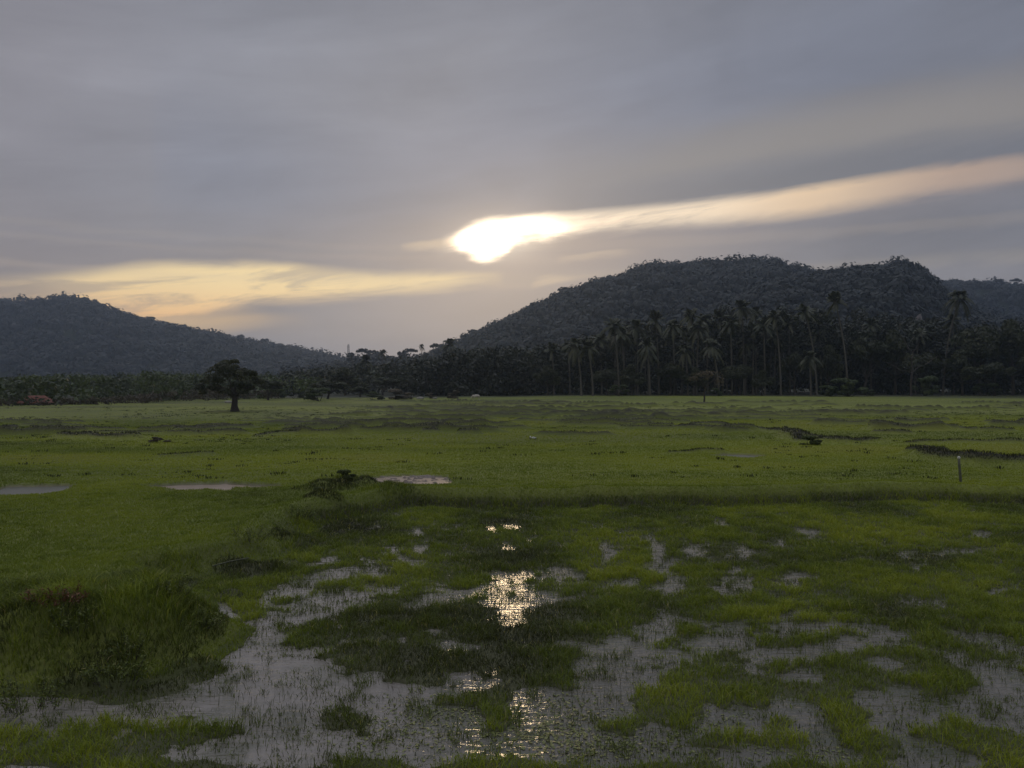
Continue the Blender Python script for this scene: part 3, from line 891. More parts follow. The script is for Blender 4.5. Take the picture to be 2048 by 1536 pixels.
# ------------------------------------------------------------------ hills with their forest
def hill(name, label, prof, dist, w_front, w_back, base=-1.2, seed=1, crown=7.0, n=4000, nq=56, flabel='', az_pad=0, tint=.45, fname='hill_forest'):
    """prof: photo ridge line; the ridge stands at dist, slopes fall to front and back"""
    px = np.array([p[0] for p in prof], float); py = np.array([p[1] for p in prof], float)
    azp = np.arctan((px - 1024) / F); zp = CH + (HZ - py) / F * dist * 1.0
    zp = zp - crown * 1.12
    az = np.linspace(azp[0], azp[-1], 260); zr = np.interp(az, azp, zp)
    t = np.linspace(-1, 1, 70)
    AZ, TT = np.meshgrid(az, t, indexing='ij')
    def dd(tt_): return np.where(tt_ < 0, dist + tt_ * w_front, dist + tt_ * w_back)
    def prof_t(tt_): return np.cos(np.clip(np.abs(tt_), 0, 1) ** 1.15 * math.pi / 2) ** 1.1
    def surf(a, tt_):
        rel = np.interp(a, azp, zp)
        d = dd(tt_); x = np.tan(a) * d; y = d
        zz = base + (rel - base) * prof_t(tt_)
        zz = zz + (fbm(x * .012, y * .012, 4, seed) - .5) * (rel - base) * .55 * (1 - prof_t(tt_) ** 3) * prof_t(tt_) ** .5
        return x, y, zz
    x, y, z = surf(AZ, TT)
    V = np.stack([x.ravel(), y.ravel(), z.ravel()], 1)
    a_, b_ = x.shape
    i, j = np.meshgrid(np.arange(a_ - 1), np.arange(b_ - 1), indexing='ij')
    Q = np.stack([i * b_ + j, (i + 1) * b_ + j, (i + 1) * b_ + j + 1, i * b_ + j + 1], -1).reshape(-1, 4)
    o = mesh_np(name, V, [Q], M_hill, smooth=True)
    tag(o, label, kind='structure')
    rng = np.random.default_rng(seed)
    az_ = rng.uniform(azp[0], azp[-1], n); tt_ = -rng.random(n) ** 1.0 * 1.0
    ex = int(n * .10); tt_[:ex] = rng.uniform(-.02, .03, ex)
    tt_[ex:ex + n // 8] = rng.uniform(0, .5, n // 8)
    cx, cy, cz = surf(az_, tt_)
    R_ = crown * rng.uniform(.35, .85, n) * np.where(rng.random(n) < .12, 1.35, 1)
    R_[:ex] *= 1.0
    d = rng.normal(0, 1, (n, nq, 3)); d[..., 2] = np.abs(d[..., 2]) * .9 - .15; d /= np.linalg.norm(d, axis=2)[..., None]
    hgt = rng.uniform(.2, 1.15, n)
    C = np.stack([cx, cy, cz + R_ * hgt * .6], 1)
    P = C[:, None, :] + d * (R_[:, None, None] * np.array([1, 1, .8])) * rng.uniform(.75, 1.05, (n, nq, 1))
    tn_ = np.clip(tint + rng.normal(0, .15, n)[:, None] + (fbm(cx * .02, cz * .04, 2, seed) - .5)[:, None] * .7 + rng.normal(0, .04, (n, nq)), 0, 1)
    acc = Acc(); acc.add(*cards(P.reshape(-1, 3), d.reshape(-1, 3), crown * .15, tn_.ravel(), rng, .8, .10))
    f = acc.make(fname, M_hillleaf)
    tag(f, flabel, 'forest', kind='stuff')
    return surf, azp


P_left = [(-500, 640), (-300, 622), (-150, 606), (0, 598), (60, 603), (120, 594), (165, 598), (215, 611), (260, 628), (330, 644), (400, 660), (470, 676), (550, 685), (620, 699), (690, 714), (760, 724), (850, 735)]
P_mid = [(560, 742), (640, 728), (700, 718), (740, 708), (780, 710), (830, 712), (870, 704), (960, 700), (1100, 700)]
P_right = [(780, 745), (840, 712), (880, 694), (930, 672), (1000, 642), (1060, 613), (1120, 586), (1180, 566), (1220, 556), (1270, 541), (1320, 530), (1400, 526), (1480, 524), (1550, 526), (1580, 537), (1620, 547), (1700, 556), (1900, 600), (2100, 650)]
P_near = [(1380, 640), (1480, 590), (1560, 560), (1620, 552), (1680, 541), (1740, 536), (1775, 528), (1805, 525), (1830, 535), (1855, 556), (1890, 585), (1930, 612), (2000, 640), (2100, 660)]
P_far = [(1700, 640), (1800, 590), (1850, 567), (1900, 563), (1950, 563), (2000, 563), (2048, 572), (2150, 560), (2300, 575), (2500, 600)]
P_left = [(a, b + 1) for a, b in P_left]; P_right = [(a, b + 4) for a, b in P_right]; P_near = [(a, b + 4) for a, b in P_near]
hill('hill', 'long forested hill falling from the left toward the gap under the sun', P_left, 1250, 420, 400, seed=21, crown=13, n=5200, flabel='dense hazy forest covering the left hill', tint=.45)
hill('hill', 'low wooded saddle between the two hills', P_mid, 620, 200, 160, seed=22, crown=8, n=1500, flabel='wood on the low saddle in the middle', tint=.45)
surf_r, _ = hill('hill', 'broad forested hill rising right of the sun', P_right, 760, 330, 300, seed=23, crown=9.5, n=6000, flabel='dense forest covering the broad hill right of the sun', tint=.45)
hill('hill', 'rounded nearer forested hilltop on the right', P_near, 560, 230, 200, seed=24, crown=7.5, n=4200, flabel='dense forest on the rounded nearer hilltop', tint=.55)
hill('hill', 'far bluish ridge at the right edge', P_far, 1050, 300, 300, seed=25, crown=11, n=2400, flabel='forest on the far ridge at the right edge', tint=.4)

# emergent trees standing clear on the ridges
rid = [tree_data(300 + k, 1.0, kd, 60, .06, M_hillleaf, M_bark, .35) for k, kd in enumerate(['umbrella', 'round', 'tall', 'round'])]
RID = [  # px, top row, base row, width scale, variant, distance, words
    (46, 591, 607, 1250, 0, 'thin leaning tree breaking the left hill skyline near the left edge'),
    (87, 590, 607, 1250, 1, 'broad flat tree on the left hill skyline left of its summit'),
    (112, 589, 604, 1250, 0, 'arched wide tree on the summit of the left hill'),
    (132, 588, 602, 1250, 3, 'round dense tree on the summit of the left hill'),
    (150, 590, 604, 1250, 0, 'flat-topped tree right of the left hill summit'),
    (195, 596, 610, 1250, 3, 'lone dome-shaped tree on the shoulder of the left hill'),
    (303, 630, 645, 1250, 0, 'wide tree midway down the left hill skyline'),
    (463, 664, 681, 1250, 1, 'bushy tree on the lower left hill skyline'),
    (484, 666, 682, 1250, 3, 'round crown low on the left hill skyline'),
    (532, 674, 690, 1250, 3, 'small round tree low on the left hill skyline'),
    (602, 689, 703, 1250, 1, 'flat tree near the foot of the left hill skyline'),
    (709, 700, 722, 640, 1, 'open spreading tree on the saddle right of the mast'),
    (729, 694, 716, 640, 0, 'flat-topped spreading tree on the saddle'),
    (748, 697, 716, 640, 3, 'dense squat tree on the saddle'),
    (806, 700, 716, 640, 3, 'small round tree on the saddle left of the slender tufted palm'),
    (822, 694, 712, 640, 0, 'leaning thin tree on the saddle'),
    (874, 684, 702, 640, 0, 'open-crowned tree at the foot of the right hill by the palm'),
    (925, 664, 680, 760, 1, 'tree on the lower skyline of the right hill'),
    (948, 656, 672, 760, 0, 'open flat tree on the lower skyline of the right hill'),
    (1062, 600, 618, 760, 1, 'forked tree on the steep skyline of the right hill'),
    (1128, 572, 590, 760, 0, 'thin open tree on the steep skyline of the right hill'),
    (1185, 560, 572, 760, 1, 'flat tree high on the right hill skyline'),
    (1220, 550, 566, 760, 0, 'layered flat-topped tree high on the right hill skyline'),
    (1273, 536, 552, 760, 0, 'upswept tree near the top of the right hill'),
    (1292, 529, 545, 760, 1, 'tall spreading tree near the top of the right hill'),
    (1318, 526, 542, 760, 3, 'dense dome tree near the top of the right hill'),
    (1403, 519, 535, 760, 3, 'wide domed tree on the left end of the right hill summit'),
    (1458, 520, 534, 760, 1, 'low flat tree on the right hill summit'),
    (1507, 519, 534, 760, 3, 'domed tree on the right hill summit'),
    (1533, 517, 532, 760, 0, 'anvil-shaped tree on the right hill summit'),
    (1561, 520, 536, 760, 1, 'leaning crown at the right end of the hill summit'),
    (1618, 538, 552, 560, 3, 'round tree in the dip left of the near hilltop'),
    (1662, 534, 548, 560, 3, 'small round tree left of the near hilltop'),
    (1760, 526, 542, 560, 3, 'tree on the left shoulder of the near hilltop'),
    (1868, 559, 572, 1050, 3, 'round tree in the notch right of the near hilltop'),
    (1900, 556, 570, 1050, 1, 'broad tree on the far right ridge'),
    (1996, 557, 572, 1050, 1, 'spreading tree on the far right ridge near the edge'),
    (2026, 555, 570, 1050, 0, 'thin flag-shaped tree on the far right ridge at the edge'),
]
for k, (px, ty, by, dist, v, lb) in enumerate(RID):
    x = dist * (px - 1024) / F; zt = CH + (HZ - ty) / F * dist; zb = CH + (HZ - by) / F * dist - 4
    h = zt - zb
    zt -= 3 / F * dist; zb -= 5 / F * dist; h = zt - zb
    wsc = h * (1.0 if v != 2 else .8) * rr.uniform(.62, .9)
    put_tree('ridge_tree', rid[v], (x, dist - 6 * (dist > 600) , zb), (wsc, wsc, h), rr.uniform(0, 6.28), lb, 'tree', 'trees standing clear on the hill skylines')

# rock face low on the near hill
rngk = np.random.default_rng(5)
acc = Acc()
xr, yr = np.meshgrid(np.linspace(-1, 1, 18), np.linspace(0, 1, 18), indexing='ij')
dR = 372.0
wx = 13 / F * dR; h0 = CH + (HZ - 652) / F * dR; h1 = CH + (HZ - 619) / F * dR
wv = wx * (1 - .55 * yr) * (1 + 1.1 * (fbm(xr * 3 + 9, yr * 5, 3, 4) - .5))
Vx = dR * (1835 - 1024) / F + xr * wv + yr * 1.2; Vz = h0 + (h1 - h0) * yr * (1 - .25 * xr * xr) - 2; Vy = dR - 4 * (1 - xr * xr) * (1 - yr * .6) + fbm(xr * 4, yr * 5, 3, 8) * 3
V = np.stack([Vx.ravel(), Vy.ravel(), Vz.ravel()], 1)
V2 = V.copy(); V2[:, 1] += 26
i, j = np.meshgrid(np.arange(17), np.arange(17), indexing='ij')
Q = np.stack([i * 18 + j, (i + 1) * 18 + j, (i + 1) * 18 + j + 1, i * 18 + j + 1], -1).reshape(-1, 4)
rk = mesh_np('rock_face', np.vstack([V, V2]), [np.vstack([Q, Q[:, ::-1] + 324])], M_rock, smooth=False)
tag(rk, 'pale bare rock face showing through the forest below the near hilltop', 'rock', kind='structure')

# ------------------------------------------------------------------ woodland masses (uncountable)
def woodmass(name, label, prof, d0, d1, n, R0, seed, mat_, nq=60, base=-1.0, tint=.35, cs=.16, zfill=True, edge=None):
    rng = np.random.default_rng(seed)
    px = np.array([p[0] for p in prof], float); py = np.array([p[1] for p in prof], float)
    u = rng.uniform(px[0], px[-1], n); f = rng.random(n) ** .8
    de = d0 if edge is None else np.interp(u, [e[0] for e in edge], [e[1] for e in edge])
    d = de + (d1 - d0) * f
    top = CH + (HZ - np.interp(u, px, py)) / F * d
    top = base + (top - base) * (.72 + .52 * fbm(u * .022, d * .045, 3, seed))
    zz = base + (top - base) * (rng.random(n) ** .75 if zfill else rng.uniform(.2, 1, n))
    rad = R0 * rng.uniform(.6, 1.3, n)
    zz = np.minimum(zz, top - rad * .7)
    C = np.stack([d * (u - 1024) / F, d, zz], 1)
    dr = rng.normal(0, 1, (n, nq, 3)); dr /= np.linalg.norm(dr, axis=2)[..., None]
    P = C[:, None] + dr * rad[:, None, None] * np.array([1, 1, .8]) * rng.uniform(.6, 1.06, (n, nq, 1))
    tn_ = np.clip(tint + rng.normal(0, .15, n)[:, None] + rng.normal(0, .1, (n, nq)), 0, 1)
    acc = Acc(); acc.add(*cards(P.reshape(-1, 3), dr.reshape(-1, 3), R0 * cs, tn_.ravel(), rng, .6))
    return tag(acc.make(name, mat_), label, 'woodland', kind='stuff')


P_grove = [(830, 722), (900, 708), (1000, 698), (1080, 702), (1150, 688), (1210, 672), (1260, 654), (1320, 646), (1380, 650), (1440, 634), (1500, 640), (1560, 628), (1620, 638), (1700, 628), (1750, 636), (1800, 645), (1900, 650), (1960, 645), (2048, 640), (2300, 630)]
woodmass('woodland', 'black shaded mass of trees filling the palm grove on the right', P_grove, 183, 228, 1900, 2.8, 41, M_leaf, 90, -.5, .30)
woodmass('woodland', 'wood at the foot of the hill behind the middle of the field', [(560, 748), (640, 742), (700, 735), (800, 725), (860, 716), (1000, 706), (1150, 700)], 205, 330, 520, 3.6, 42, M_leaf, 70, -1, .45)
woodmass('scrub', 'low grey-green scrub spread beyond the left side of the field', [(-400, 752), (0, 757), (60, 748), (130, 750), (220, 752), (300, 744), (400, 748), (500, 750), (600, 752), (640, 758)], 128, 330, 1250, 2.3, 43, M_bushleaf, 60, -1.0, .30, .17,
         edge=[(-400, 112), (0, 114), (300, 128), (420, 150), (640, 165)])

woodmass('scrub', 'knee-high grey brush along the left far edge of the field', [(-300, 798), (0, 800), (150, 796), (300, 788), (420, 778), (560, 780)], 111, 150, 900, 1.0, 44, M_drybush, 50, -1.1, .22, .2,
         edge=[(-300, 109), (0, 111), (300, 126), (420, 146), (560, 158)])

# ------------------------------------------------------------------ palms
def palm_crown(seed, L=3.6, nf=24, droop=1.0, dead=0.1):
    rng = np.random.default_rng(seed); acc = Acc()
    for k in range(nf):
        a = k * 2.39996 + rng.normal(0, .2); el = rng.uniform(-.55, 1.25) if k > 5 else rng.uniform(.7, 1.35)
        l = L * rng.uniform(.8, 1.1); n = 9
        t = np.linspace(0, 1, n)
        hx = np.cos(el) * l * t * (1 - .10 * t); hz = np.sin(el) * l * t - droop * l * (.25 + .35 * math.cos(el)) * t ** 2.1
        hd = np.array([math.cos(a), math.sin(a)])
        P = np.stack([hd[0] * hx, hd[1] * hx, hz], 1)
        tube(acc, P, np.linspace(.05, .012, n), 3, .55)
        side = np.array([-hd[1], hd[0], 0])
        m = 22; ts = np.linspace(.10, 1, m)
        Pm = np.stack([np.interp(ts, t, P[:, q]) for q in range(3)], 1)
        tan = np.gradient(Pm, axis=0); tan /= np.linalg.norm(tan, axis=1)[:, None]
        ln = .95 * np.sin(np.clip(ts, .05, .97) * math.pi) ** .5 * L / 4.5
        for sg in (-1, 1):
            dirn = side * sg * .8 + tan * .45 + np.array([0, 0, -1]) * rng.uniform(.35, .8, (m, 1))
            dirn /= np.linalg.norm(dirn, axis=1)[:, None]
            tip = Pm + dirn * ln[:, None]
            w = tan * .13
            W = np.stack([Pm - w, Pm + w, tip + w * .3, tip - w * .3], 1).reshape(-1, 3)
            q = np.arange(m)[:, None] * 4 + np.arange(4)[None]
            acc.add(W, q, None, np.repeat(np.clip(rng.normal(.5, .15, m) + (.3 if el < -.3 else 0), 0, 1), 4))
    return acc


crowns = []
for k in range(6):
    o = palm_crown(500 + k, 3.5 + .25 * (k % 3), 22 + k, .8 + .12 * k).make('crown', M_palm)
    crowns.append(o.data); bpy.data.objects.remove(o)


def palm(base, top, k, label, cs=1.0, r=.19, group='coconut palms of the grove', name='coconut_palm'):
    o = thing(name, label, 'palm tree', tuple(base), group)
    b = np.zeros(3); t = np.array(top) - np.array(base)
    tt_ = np.linspace(0, 1, 10)[:, None]
    p = b + t * tt_
    # trunks start upright-ish then lean
    bow = np.array([t[0], t[1], 0]) * .22
    p = p - np.sin(tt_ * math.pi) * bow
    rad = np.interp(tt_[:, 0], [0, .06, .15, 1], [r * 1.6, r * 1.15, r, r * .72])
    acc = Acc(); tube(acc, p, rad, 8)
    acc.make('trunk', M_palmbark, parent=o, smooth=True)
    c = bpy.data.objects.new('crown', crowns[k % 6]); COL.objects.link(c); c.parent = o
    c.location = tuple(t); c.scale = (cs,) * 3; c.rotation_euler = (rr.uniform(-.1, .1), rr.uniform(-.1, .1), rr.uniform(0, 6.28))
    # a bunch of nuts under the fronds
    an = Acc()
    for q in range(7):
        a = q * .9; th = np.linspace(0, math.pi, 5); c0 = t + np.array([math.cos(a) * .28, math.sin(a) * .28, -.28 - .08 * (q % 3)])
        Vn = np.array([[c0[0] + .12 * math.sin(u_) * math.cos(w_), c0[1] + .12 * math.sin(u_) * math.sin(w_), c0[2] + .15 * math.cos(u_)] for u_ in th for w_ in np.linspace(0, 2 * math.pi, 6, endpoint=False)])
        Qn = np.array([[i_ * 6 + j_, i_ * 6 + (j_ + 1) % 6, (i_ + 1) * 6 + (j_ + 1) % 6, (i_ + 1) * 6 + j_] for i_ in range(4) for j_ in range(6)])
        an.add(Vn, Qn, None, np.full(len(Vn), .6))
    an.make('coconut_bunch', M_bushleaf, parent=o, smooth=True)
    return o


def palm_px(tx, ty, bx, by, d, k, label, cs=1.0, r=.19, **kw):
    base = (d * (bx - 1024) / F, d, 0.0)
    zb = zat(base[0], d)
    zt = CH + (HZ - ty) / F * d
    palm((base[0], d, zb - .1), (d * (tx - 1024) / F, d + rr.uniform(-1, 1), zt), k, label, cs, r, **kw)


PALMS = [  # crown x, crown y(centre), foot x, distance, variant, size, label
    (1672, 602, 1696, 171, 0, 1.0, 'tall coconut palm rising behind the leafy mound-shaped bush'),
    (1612, 622, 1634, 170, 1, .9, 'tall curved coconut palm left of the mound-shaped bush'),
    (1617, 716, 1622, 167, 2, .8, 'short young palm beside the foot of a tall curved palm'),
    (1549, 634, 1562, 172, 3, .9, 'slender palm with clean bare trunk at the left end of the dark right wood'),
    (1424, 692, 1438, 169, 4, .95, 'mid-height palm with drooping skirt of fronds behind the forked sapling'),
    (1915, 595, 1886, 186, 5, 1.1, 'tallest palm on the right leaning to the right against the far ridge'),
    (1908, 640, 1908, 190, 1, .8, 'thin palm directly under the tall right-leaning palm'),
    (1483, 618, 1488, 184, 2, 1.0, 'high palm whose crown tops the middle of the grove'),
    (1381, 632, 1388, 183, 3, 1.05, 'dark-crowned high palm left of the grove middle'),
    (1312, 640, 1318, 184, 0, 1.05, 'round-headed high palm at the grove left shoulder'),
    (1226, 652, 1238, 170, 1, .95, 'palm with pale lower trunk at the stepped left end of the grove'),
    (1242, 668, 1250, 182, 4, .9, 'palm just right of the stepped left end of the grove'),
    (1152, 688, 1163, 168, 5, .9, 'leftmost of the pale slanting trunks at the low end of the grove'),
    (1176, 694, 1186, 168, 2, .85, 'second pale slanting trunk at the low end of the grove'),
    (1136, 690, 1140, 184, 3, .85, 'small-headed palm at the low left end of the grove'),
    (1104, 700, 1108, 182, 0, .8, 'low dim palm leading into the grove from the left'),
    (1200, 680, 1204, 186, 1, .9, 'palm between the low end and the step of the grove'),
    (1272, 656, 1276, 186, 2, .95, 'palm in the left shoulder behind its neighbours'),
    (1345, 652, 1349, 180, 4, .9, 'palm with ragged fronds between two high dark crowns'),
    (1412, 640, 1416, 188, 5, 1.0, 'palm right of the dark-crowned high palm'),
    (1440, 636, 1446, 190, 0, 1.0, 'palm behind the skirted mid-height palm'),
    (1460, 648, 1464, 180, 1, .9, 'palm half hidden in the grove centre'),
    (1508, 628, 1512, 188, 3, .95, 'palm right of the highest central palm'),
    (1526, 650, 1530, 180, 2, .85, 'small palm crown beside the clean bare trunk'),
    (1294, 690, 1300, 174, 4, .85, 'shorter palm low in front of the left shoulder'),
    (1372, 700, 1376, 175, 5, .85, 'shorter palm low in front of the dark high palm'),
    (1576, 646, 1580, 186, 0, .85, 'palm in the dip right of the clean bare trunk'),
    (1836, 668, 1830, 188, 1, .8, 'small palm under the pale rock face'),
    (1640, 655, 1642, 188, 4, .9, 'palm between the two tall curved trunks'),
    (1745, 650, 1742, 190, 2, .8, 'dim palm right of the tallest central trunk'),
]
for tx, ty, bx, d, k, s, lb in PALMS:
    palm_px(tx, ty, bx, 0, d, k, lb, s * .95)
for k in range(22):
    bx = 1215 + 345 * (k + rr.uniform(.1, .9)) / 22
    ty = np.interp(bx, [1215, 1300, 1380, 1480, 1560], [672, 652, 642, 632, 648]) + rr.uniform(2, 52)
    palm_px(bx + rr.uniform(-5, 5), ty, bx, 0, rr.uniform(178, 198), k, 'dim coconut palm crowded among the overlapping crowns of the grove middle', rr.uniform(.8, 1.0), group='coconut palms crowded in the grove middle')
MP = [(732, 722, 735, 232, 4, .95, 'dim palm above the dark trees left of the middle of the field'), (900, 690, 905, 300, 2, 1.15, 'palm with upswept fronds at the foot of the right hill skyline'),
      (765, 706, 764, 400, 1, .95, 'tall palm on the saddle with a round head'), (843, 692, 843, 400, 5, .6, 'slender tufted palm standing clear on the saddle skyline')]
for tx, ty, bx, d, k, s, lb in MP:
    palm_px(tx, ty, bx, 0, d, k, lb, s, group='scattered palms below the hills')

# ------------------------------------------------------------------ broadleaf trees and bushes
broad = [tree_data(600 + k, 1.0, kd, 260, .032, M_loneleaf, M_bark, tn_) for k, (kd, tn_) in enumerate([('round', .5), ('tall', .45), ('low', .5), ('round', .4), ('umbrella', .5)])]
bushd = [tree_data(640 + k, 1.0, 'low', 260, .045, mm, M_bark, tn_) for k, (mm, tn_) in enumerate([(M_bushleaf, .5), (M_bushleaf, .35), (M_drybush, .5)])]


clumpd = [tree_data(660 + k, 1.0, 'low', 300, .05, mm, M_bark, tn_) for k, (mm, tn_) in enumerate([(M_weed, .5), (M_weed, .2), (M_drybush, .4)])]


def tree_px(name, data, px, ty, by, d, wpx, label, cat='tree', group=None, wide=.9):
    x = d * (px - 1024) / F; zb = zat(x, d) if by is None else CH + (HZ - by) / F * d
    zt = CH + (HZ - ty) / F * d; h = zt - zb
    w = wpx / F * d / wide
    return put_tree(name, data, (x, d, zb - .05), (w, w, h), rr.uniform(0, 6.28), label, cat, group)


# the lone spreading tree in the field
lx, ly, lz = place(470, 823)
tr, cr, lobes, rng = tree_meshes(700, 1.0, 'round')
tr = Acc(); cr = Acc(); rng = np.random.default_rng(77)
S = ly / F
def lp(px, py, dy=0): return np.array([(px - 470) * S, dy, (823 - py) * S])
tube(tr, [lp(470, 825), lp(469, 812), lp(470, 800), lp(468, 788)], [.62, .38, .33, .30], 9)
for bx, by, dy in ((432, 765, -.8), (452, 752, .9), (478, 748, -.6), (500, 762, .7), (512, 772, -1.2), (420, 778, 1.2), (446, 775, -2.0), (490, 778, 2.2)):
    tube(tr, limb(lp(469, 795), lp(bx, by, dy), .3, 6, rng), np.linspace(.2, .04, 6), 6)
LB = [(440, 745, 26, 17), (455, 735, 26, 14), (470, 738, 24, 15), (425, 760, 20, 15), (418, 775, 17, 14), (450, 760, 30, 18), (480, 755, 28, 18), (500, 752, 20, 14), (508, 768, 18, 14),
      (490, 772, 24, 14), (460, 775, 28, 13), (435, 780, 22, 12), (412, 785, 12, 9), (500, 782, 16, 9), (445, 728, 14, 8), (475, 728, 14, 7), (513, 758, 10, 9), (405, 768, 8, 7)]
lob = []
for cx, cy, rx, rz in LB:
    for sgn in (-1, 1):
        lob.append((lp(cx + rng.normal(0, 3), cy + rng.normal(0, 2), sgn * rng.uniform(.2, 3.0) * (1 if rx > 15 else .4)), (rx * S * .8, rx * S * .8, rz * S * .85)))
lob = [(c + rng.normal(0, .25, 3), tuple(np.array(r_) * rng.uniform(.55, .95))) for c, r_ in lob]
lobe_cloud(cr, lob, 300, .14, rng, .5, .25)
lone = thing('lone_tree', 'broad round-crowned tree standing alone in the left of the field', 'tree', (lx, ly, lz))
tr.make('trunk', M_bark, parent=lone, smooth=True); cr.make('crown', M_loneleaf, parent=lone)

MT = [  # px, top, dist, width px, variant, label
    (536, 757, 150, 56, 3, 'dark round tree just right of the lone tree'),
    (598, 742, 260, 36, 0, 'dim tree in the haze between the lone tree and the dark clump'),
    (634, 733, 280, 38, 3, 'dim domed tree in the haze left of the dark clump'),
    (690, 735, 200, 66, 0, 'tall dark domed tree heading the clump left of centre'),
    (655, 758, 160, 70, 3, 'broad dark bushy tree at the left front of the clump'),
    (720, 765, 180, 54, 0, 'dark tree right of the tall domed tree in the clump'),
    (618, 765, 190, 50, 2, 'low spreading tree at the left foot of the clump'),
    (765, 752, 200, 60, 3, 'tree behind the reddish bushes in the middle distance'),
    (810, 742, 215, 60, 0, 'tree at the right end of the middle clump'),
    (850, 730, 225, 64, 3, 'tall tree where the middle clump meets the hill foot'),
    (900, 738, 215, 60, 0, 'tree behind the haystack-shaped bush'),
    (950, 734, 210, 62, 3, 'dark tree just right of the haystack-shaped bush'),
    (1000, 728, 205, 60, 0, 'round tree in the shaded middle of the far wood edge'),
    (1050, 722, 200, 62, 3, 'tree at the left end of the palm grove'),
    (1095, 730, 182, 54, 0, 'tree before the first low palms of the grove'),
    (1215, 735, 176, 50, 3, 'dark tree between the pale slanting palm trunks'),
    (1265, 728, 176, 56, 0, 'dark tree below the left shoulder palms'),
    (1340, 722, 178, 60, 3, 'dark tree below the ragged palm'),
    (1390, 735, 174, 50, 0, 'dark tree behind the forked sapling'),
    (1480, 725, 176, 62, 3, 'dark tree between the skirted palm and the clean trunk'),
    (1525, 740, 172, 44, 0, 'lower dark tree left of the clean bare trunk'),
    (1590, 700, 180, 54, 3, 'dark tree between the clean trunk and the curved palm'),
    (1655, 690, 180, 60, 0, 'dark tree between the two tall curved trunks'),
    (1730, 668, 182, 76, 3, 'wide dark tree right of the tall palm'),
    (1790, 660, 182, 80, 0, 'wide dark tree left of the pale rock face'),
    (1850, 700, 176, 70, 3, 'dark tree below the pale rock face'),
    (1960, 645, 180, 90, 3, 'big dark tree right of the right-leaning palm'),
    (2025, 640, 178, 90, 0, 'big dark tree at the right edge'),
    (1925, 700, 172, 70, 0, 'dark tree under the right-leaning palm'),
    (1990, 720, 168, 70, 3, 'shaded tree in front near the right edge'),
    (2075, 700, 168, 80, 3, 'shaded tree cut by the right edge'),
]
for px, ty, d, w, v, lb in MT:
    tree_px('broadleaf_tree', broad[v], px, ty, None, d, w, lb, 'tree', 'dark broadleaf trees edging the far side of the field')

BU = [  # px, top, base, width, variant, label
    (1700, 752, 793, 64, 0, 'leafy mound-shaped bush at the foot of the tallest central palm'),
    (1664, 768, 793, 44, 0, 'left lower lobe bush of the leafy mound by the tall palm'),
    (1847, 748, 787, 48, 0, 'round pale green bush before the black wood on the right'),
    (912, 780, 797, 30, 2, 'haystack-shaped dry bush in the middle of the far field edge'),
    (790, 777, 799, 60, 2, 'reddish brown low bush at the far edge left of centre'),
    (640, 774, 802, 60, 1, 'dark green bush at the left foot of the middle clump'),
    (1240, 768, 792, 40, 1, 'grey-green bush at the feet of the pale palm trunks'),
    (1975, 765, 788, 50, 1, 'dim low bush near the right edge of the far field'),
    (590, 780, 797, 36, 1, 'small bush between the lone tree and the middle clump'),
    (555, 778, 797, 30, 1, 'small pale bush right behind the lone tree'),
    (745, 782, 800, 40, 1, 'low dark bush beside the reddish bush'),
    (860, 785, 797, 24, 2, 'tiny dry bush left of the haystack-shaped bush'),
    (1738, 778, 792, 24, 1, 'small bush right of the leafy mound'),
    (1430, 775, 791, 26, 1, 'small grey bush right of the forked sapling'),
]
for px, ty, by, w, v, lb in BU:
    x, y, z = place(px, by)
    d = min(y, 168); x = d * (px - 1024) / F; z = zat(x, d)
    h = CH + (HZ - ty) / F * d - z
    put_tree('bush', bushd[v], (x, d, z - .05), (w / F * d / .95,) * 2 + (h,), rr.uniform(0, 6.28), lb, 'bush', 'bushes along the far field edge', names=('stem', 'foliage'))

# weedy clumps in the field
for px, by, w, hpx, v, lb in ((315, 885, 44, 13, 2, 'brownish weed clump alone on the grass left of centre'), (1865, 910, 62, 17, 2, 'grey weed clump on the dyke near the wooden post'),
                              (1622, 884, 50, 20, 1, 'dark weed clump at the bend of the dyke'), (690, 970, 46, 22, 1, 'dark shrub on the bank beside the churned puddle'), (640, 974, 40, 20, 1, 'dark low shrub left of the one beside the churned puddle')):
    x, y, z = place(px, by)
    s = y / F
    put_tree('weed_clump', clumpd[v], (x, y, z - .45 * hpx * s), (w * s / .95, w * s / .95 * .7, hpx * s * 1.35), rr.uniform(-.3, .3), lb, 'weeds', 'weed clumps on the field dykes', names=('stem', 'foliage'))

# forked sapling in front of the grove
sx, sy, sz_ = place(1408, 806)
s = sy / F
sap = thing('sapling', 'small forked leaning sapling standing in the field before the palm grove', 'tree', (sx, sy, sz_ - .05))
tr = Acc(); cr = Acc(); rng = np.random.default_rng(90)
q = lambda a, b, dy=0: np.array([(a - 1408) * s, dy, (806 - b) * s])
tube(tr, [q(1408, 808), q(1409, 795), q(1408, 785), q(1412, 775)], [.16, .12, .11, .09], 7)
tube(tr, [q(1411, 777), q(1406, 768), q(1403, 760)], [.08, .06, .04], 6)
tube(tr, [q(1412, 775), q(1418, 766), q(1432, 758), q(1442, 762)], [.08, .06, .045, .03], 6)
lobe_cloud(cr, [(q(1400, 754, .3), (1.5, 1.2, .7)), (q(1425, 752, -.3), (1.7, 1.2, .8)), (q(1440, 765), (.8, .7, .9)), (q(1412, 748), (1.2, 1.0, .6)), (q(1388, 758), (.7, .6, .5))], 90, .13, rng, .7)
tr.make('trunk', M_bark, parent=sap, smooth=True); cr.make('crown', M_drybush, parent=sap)

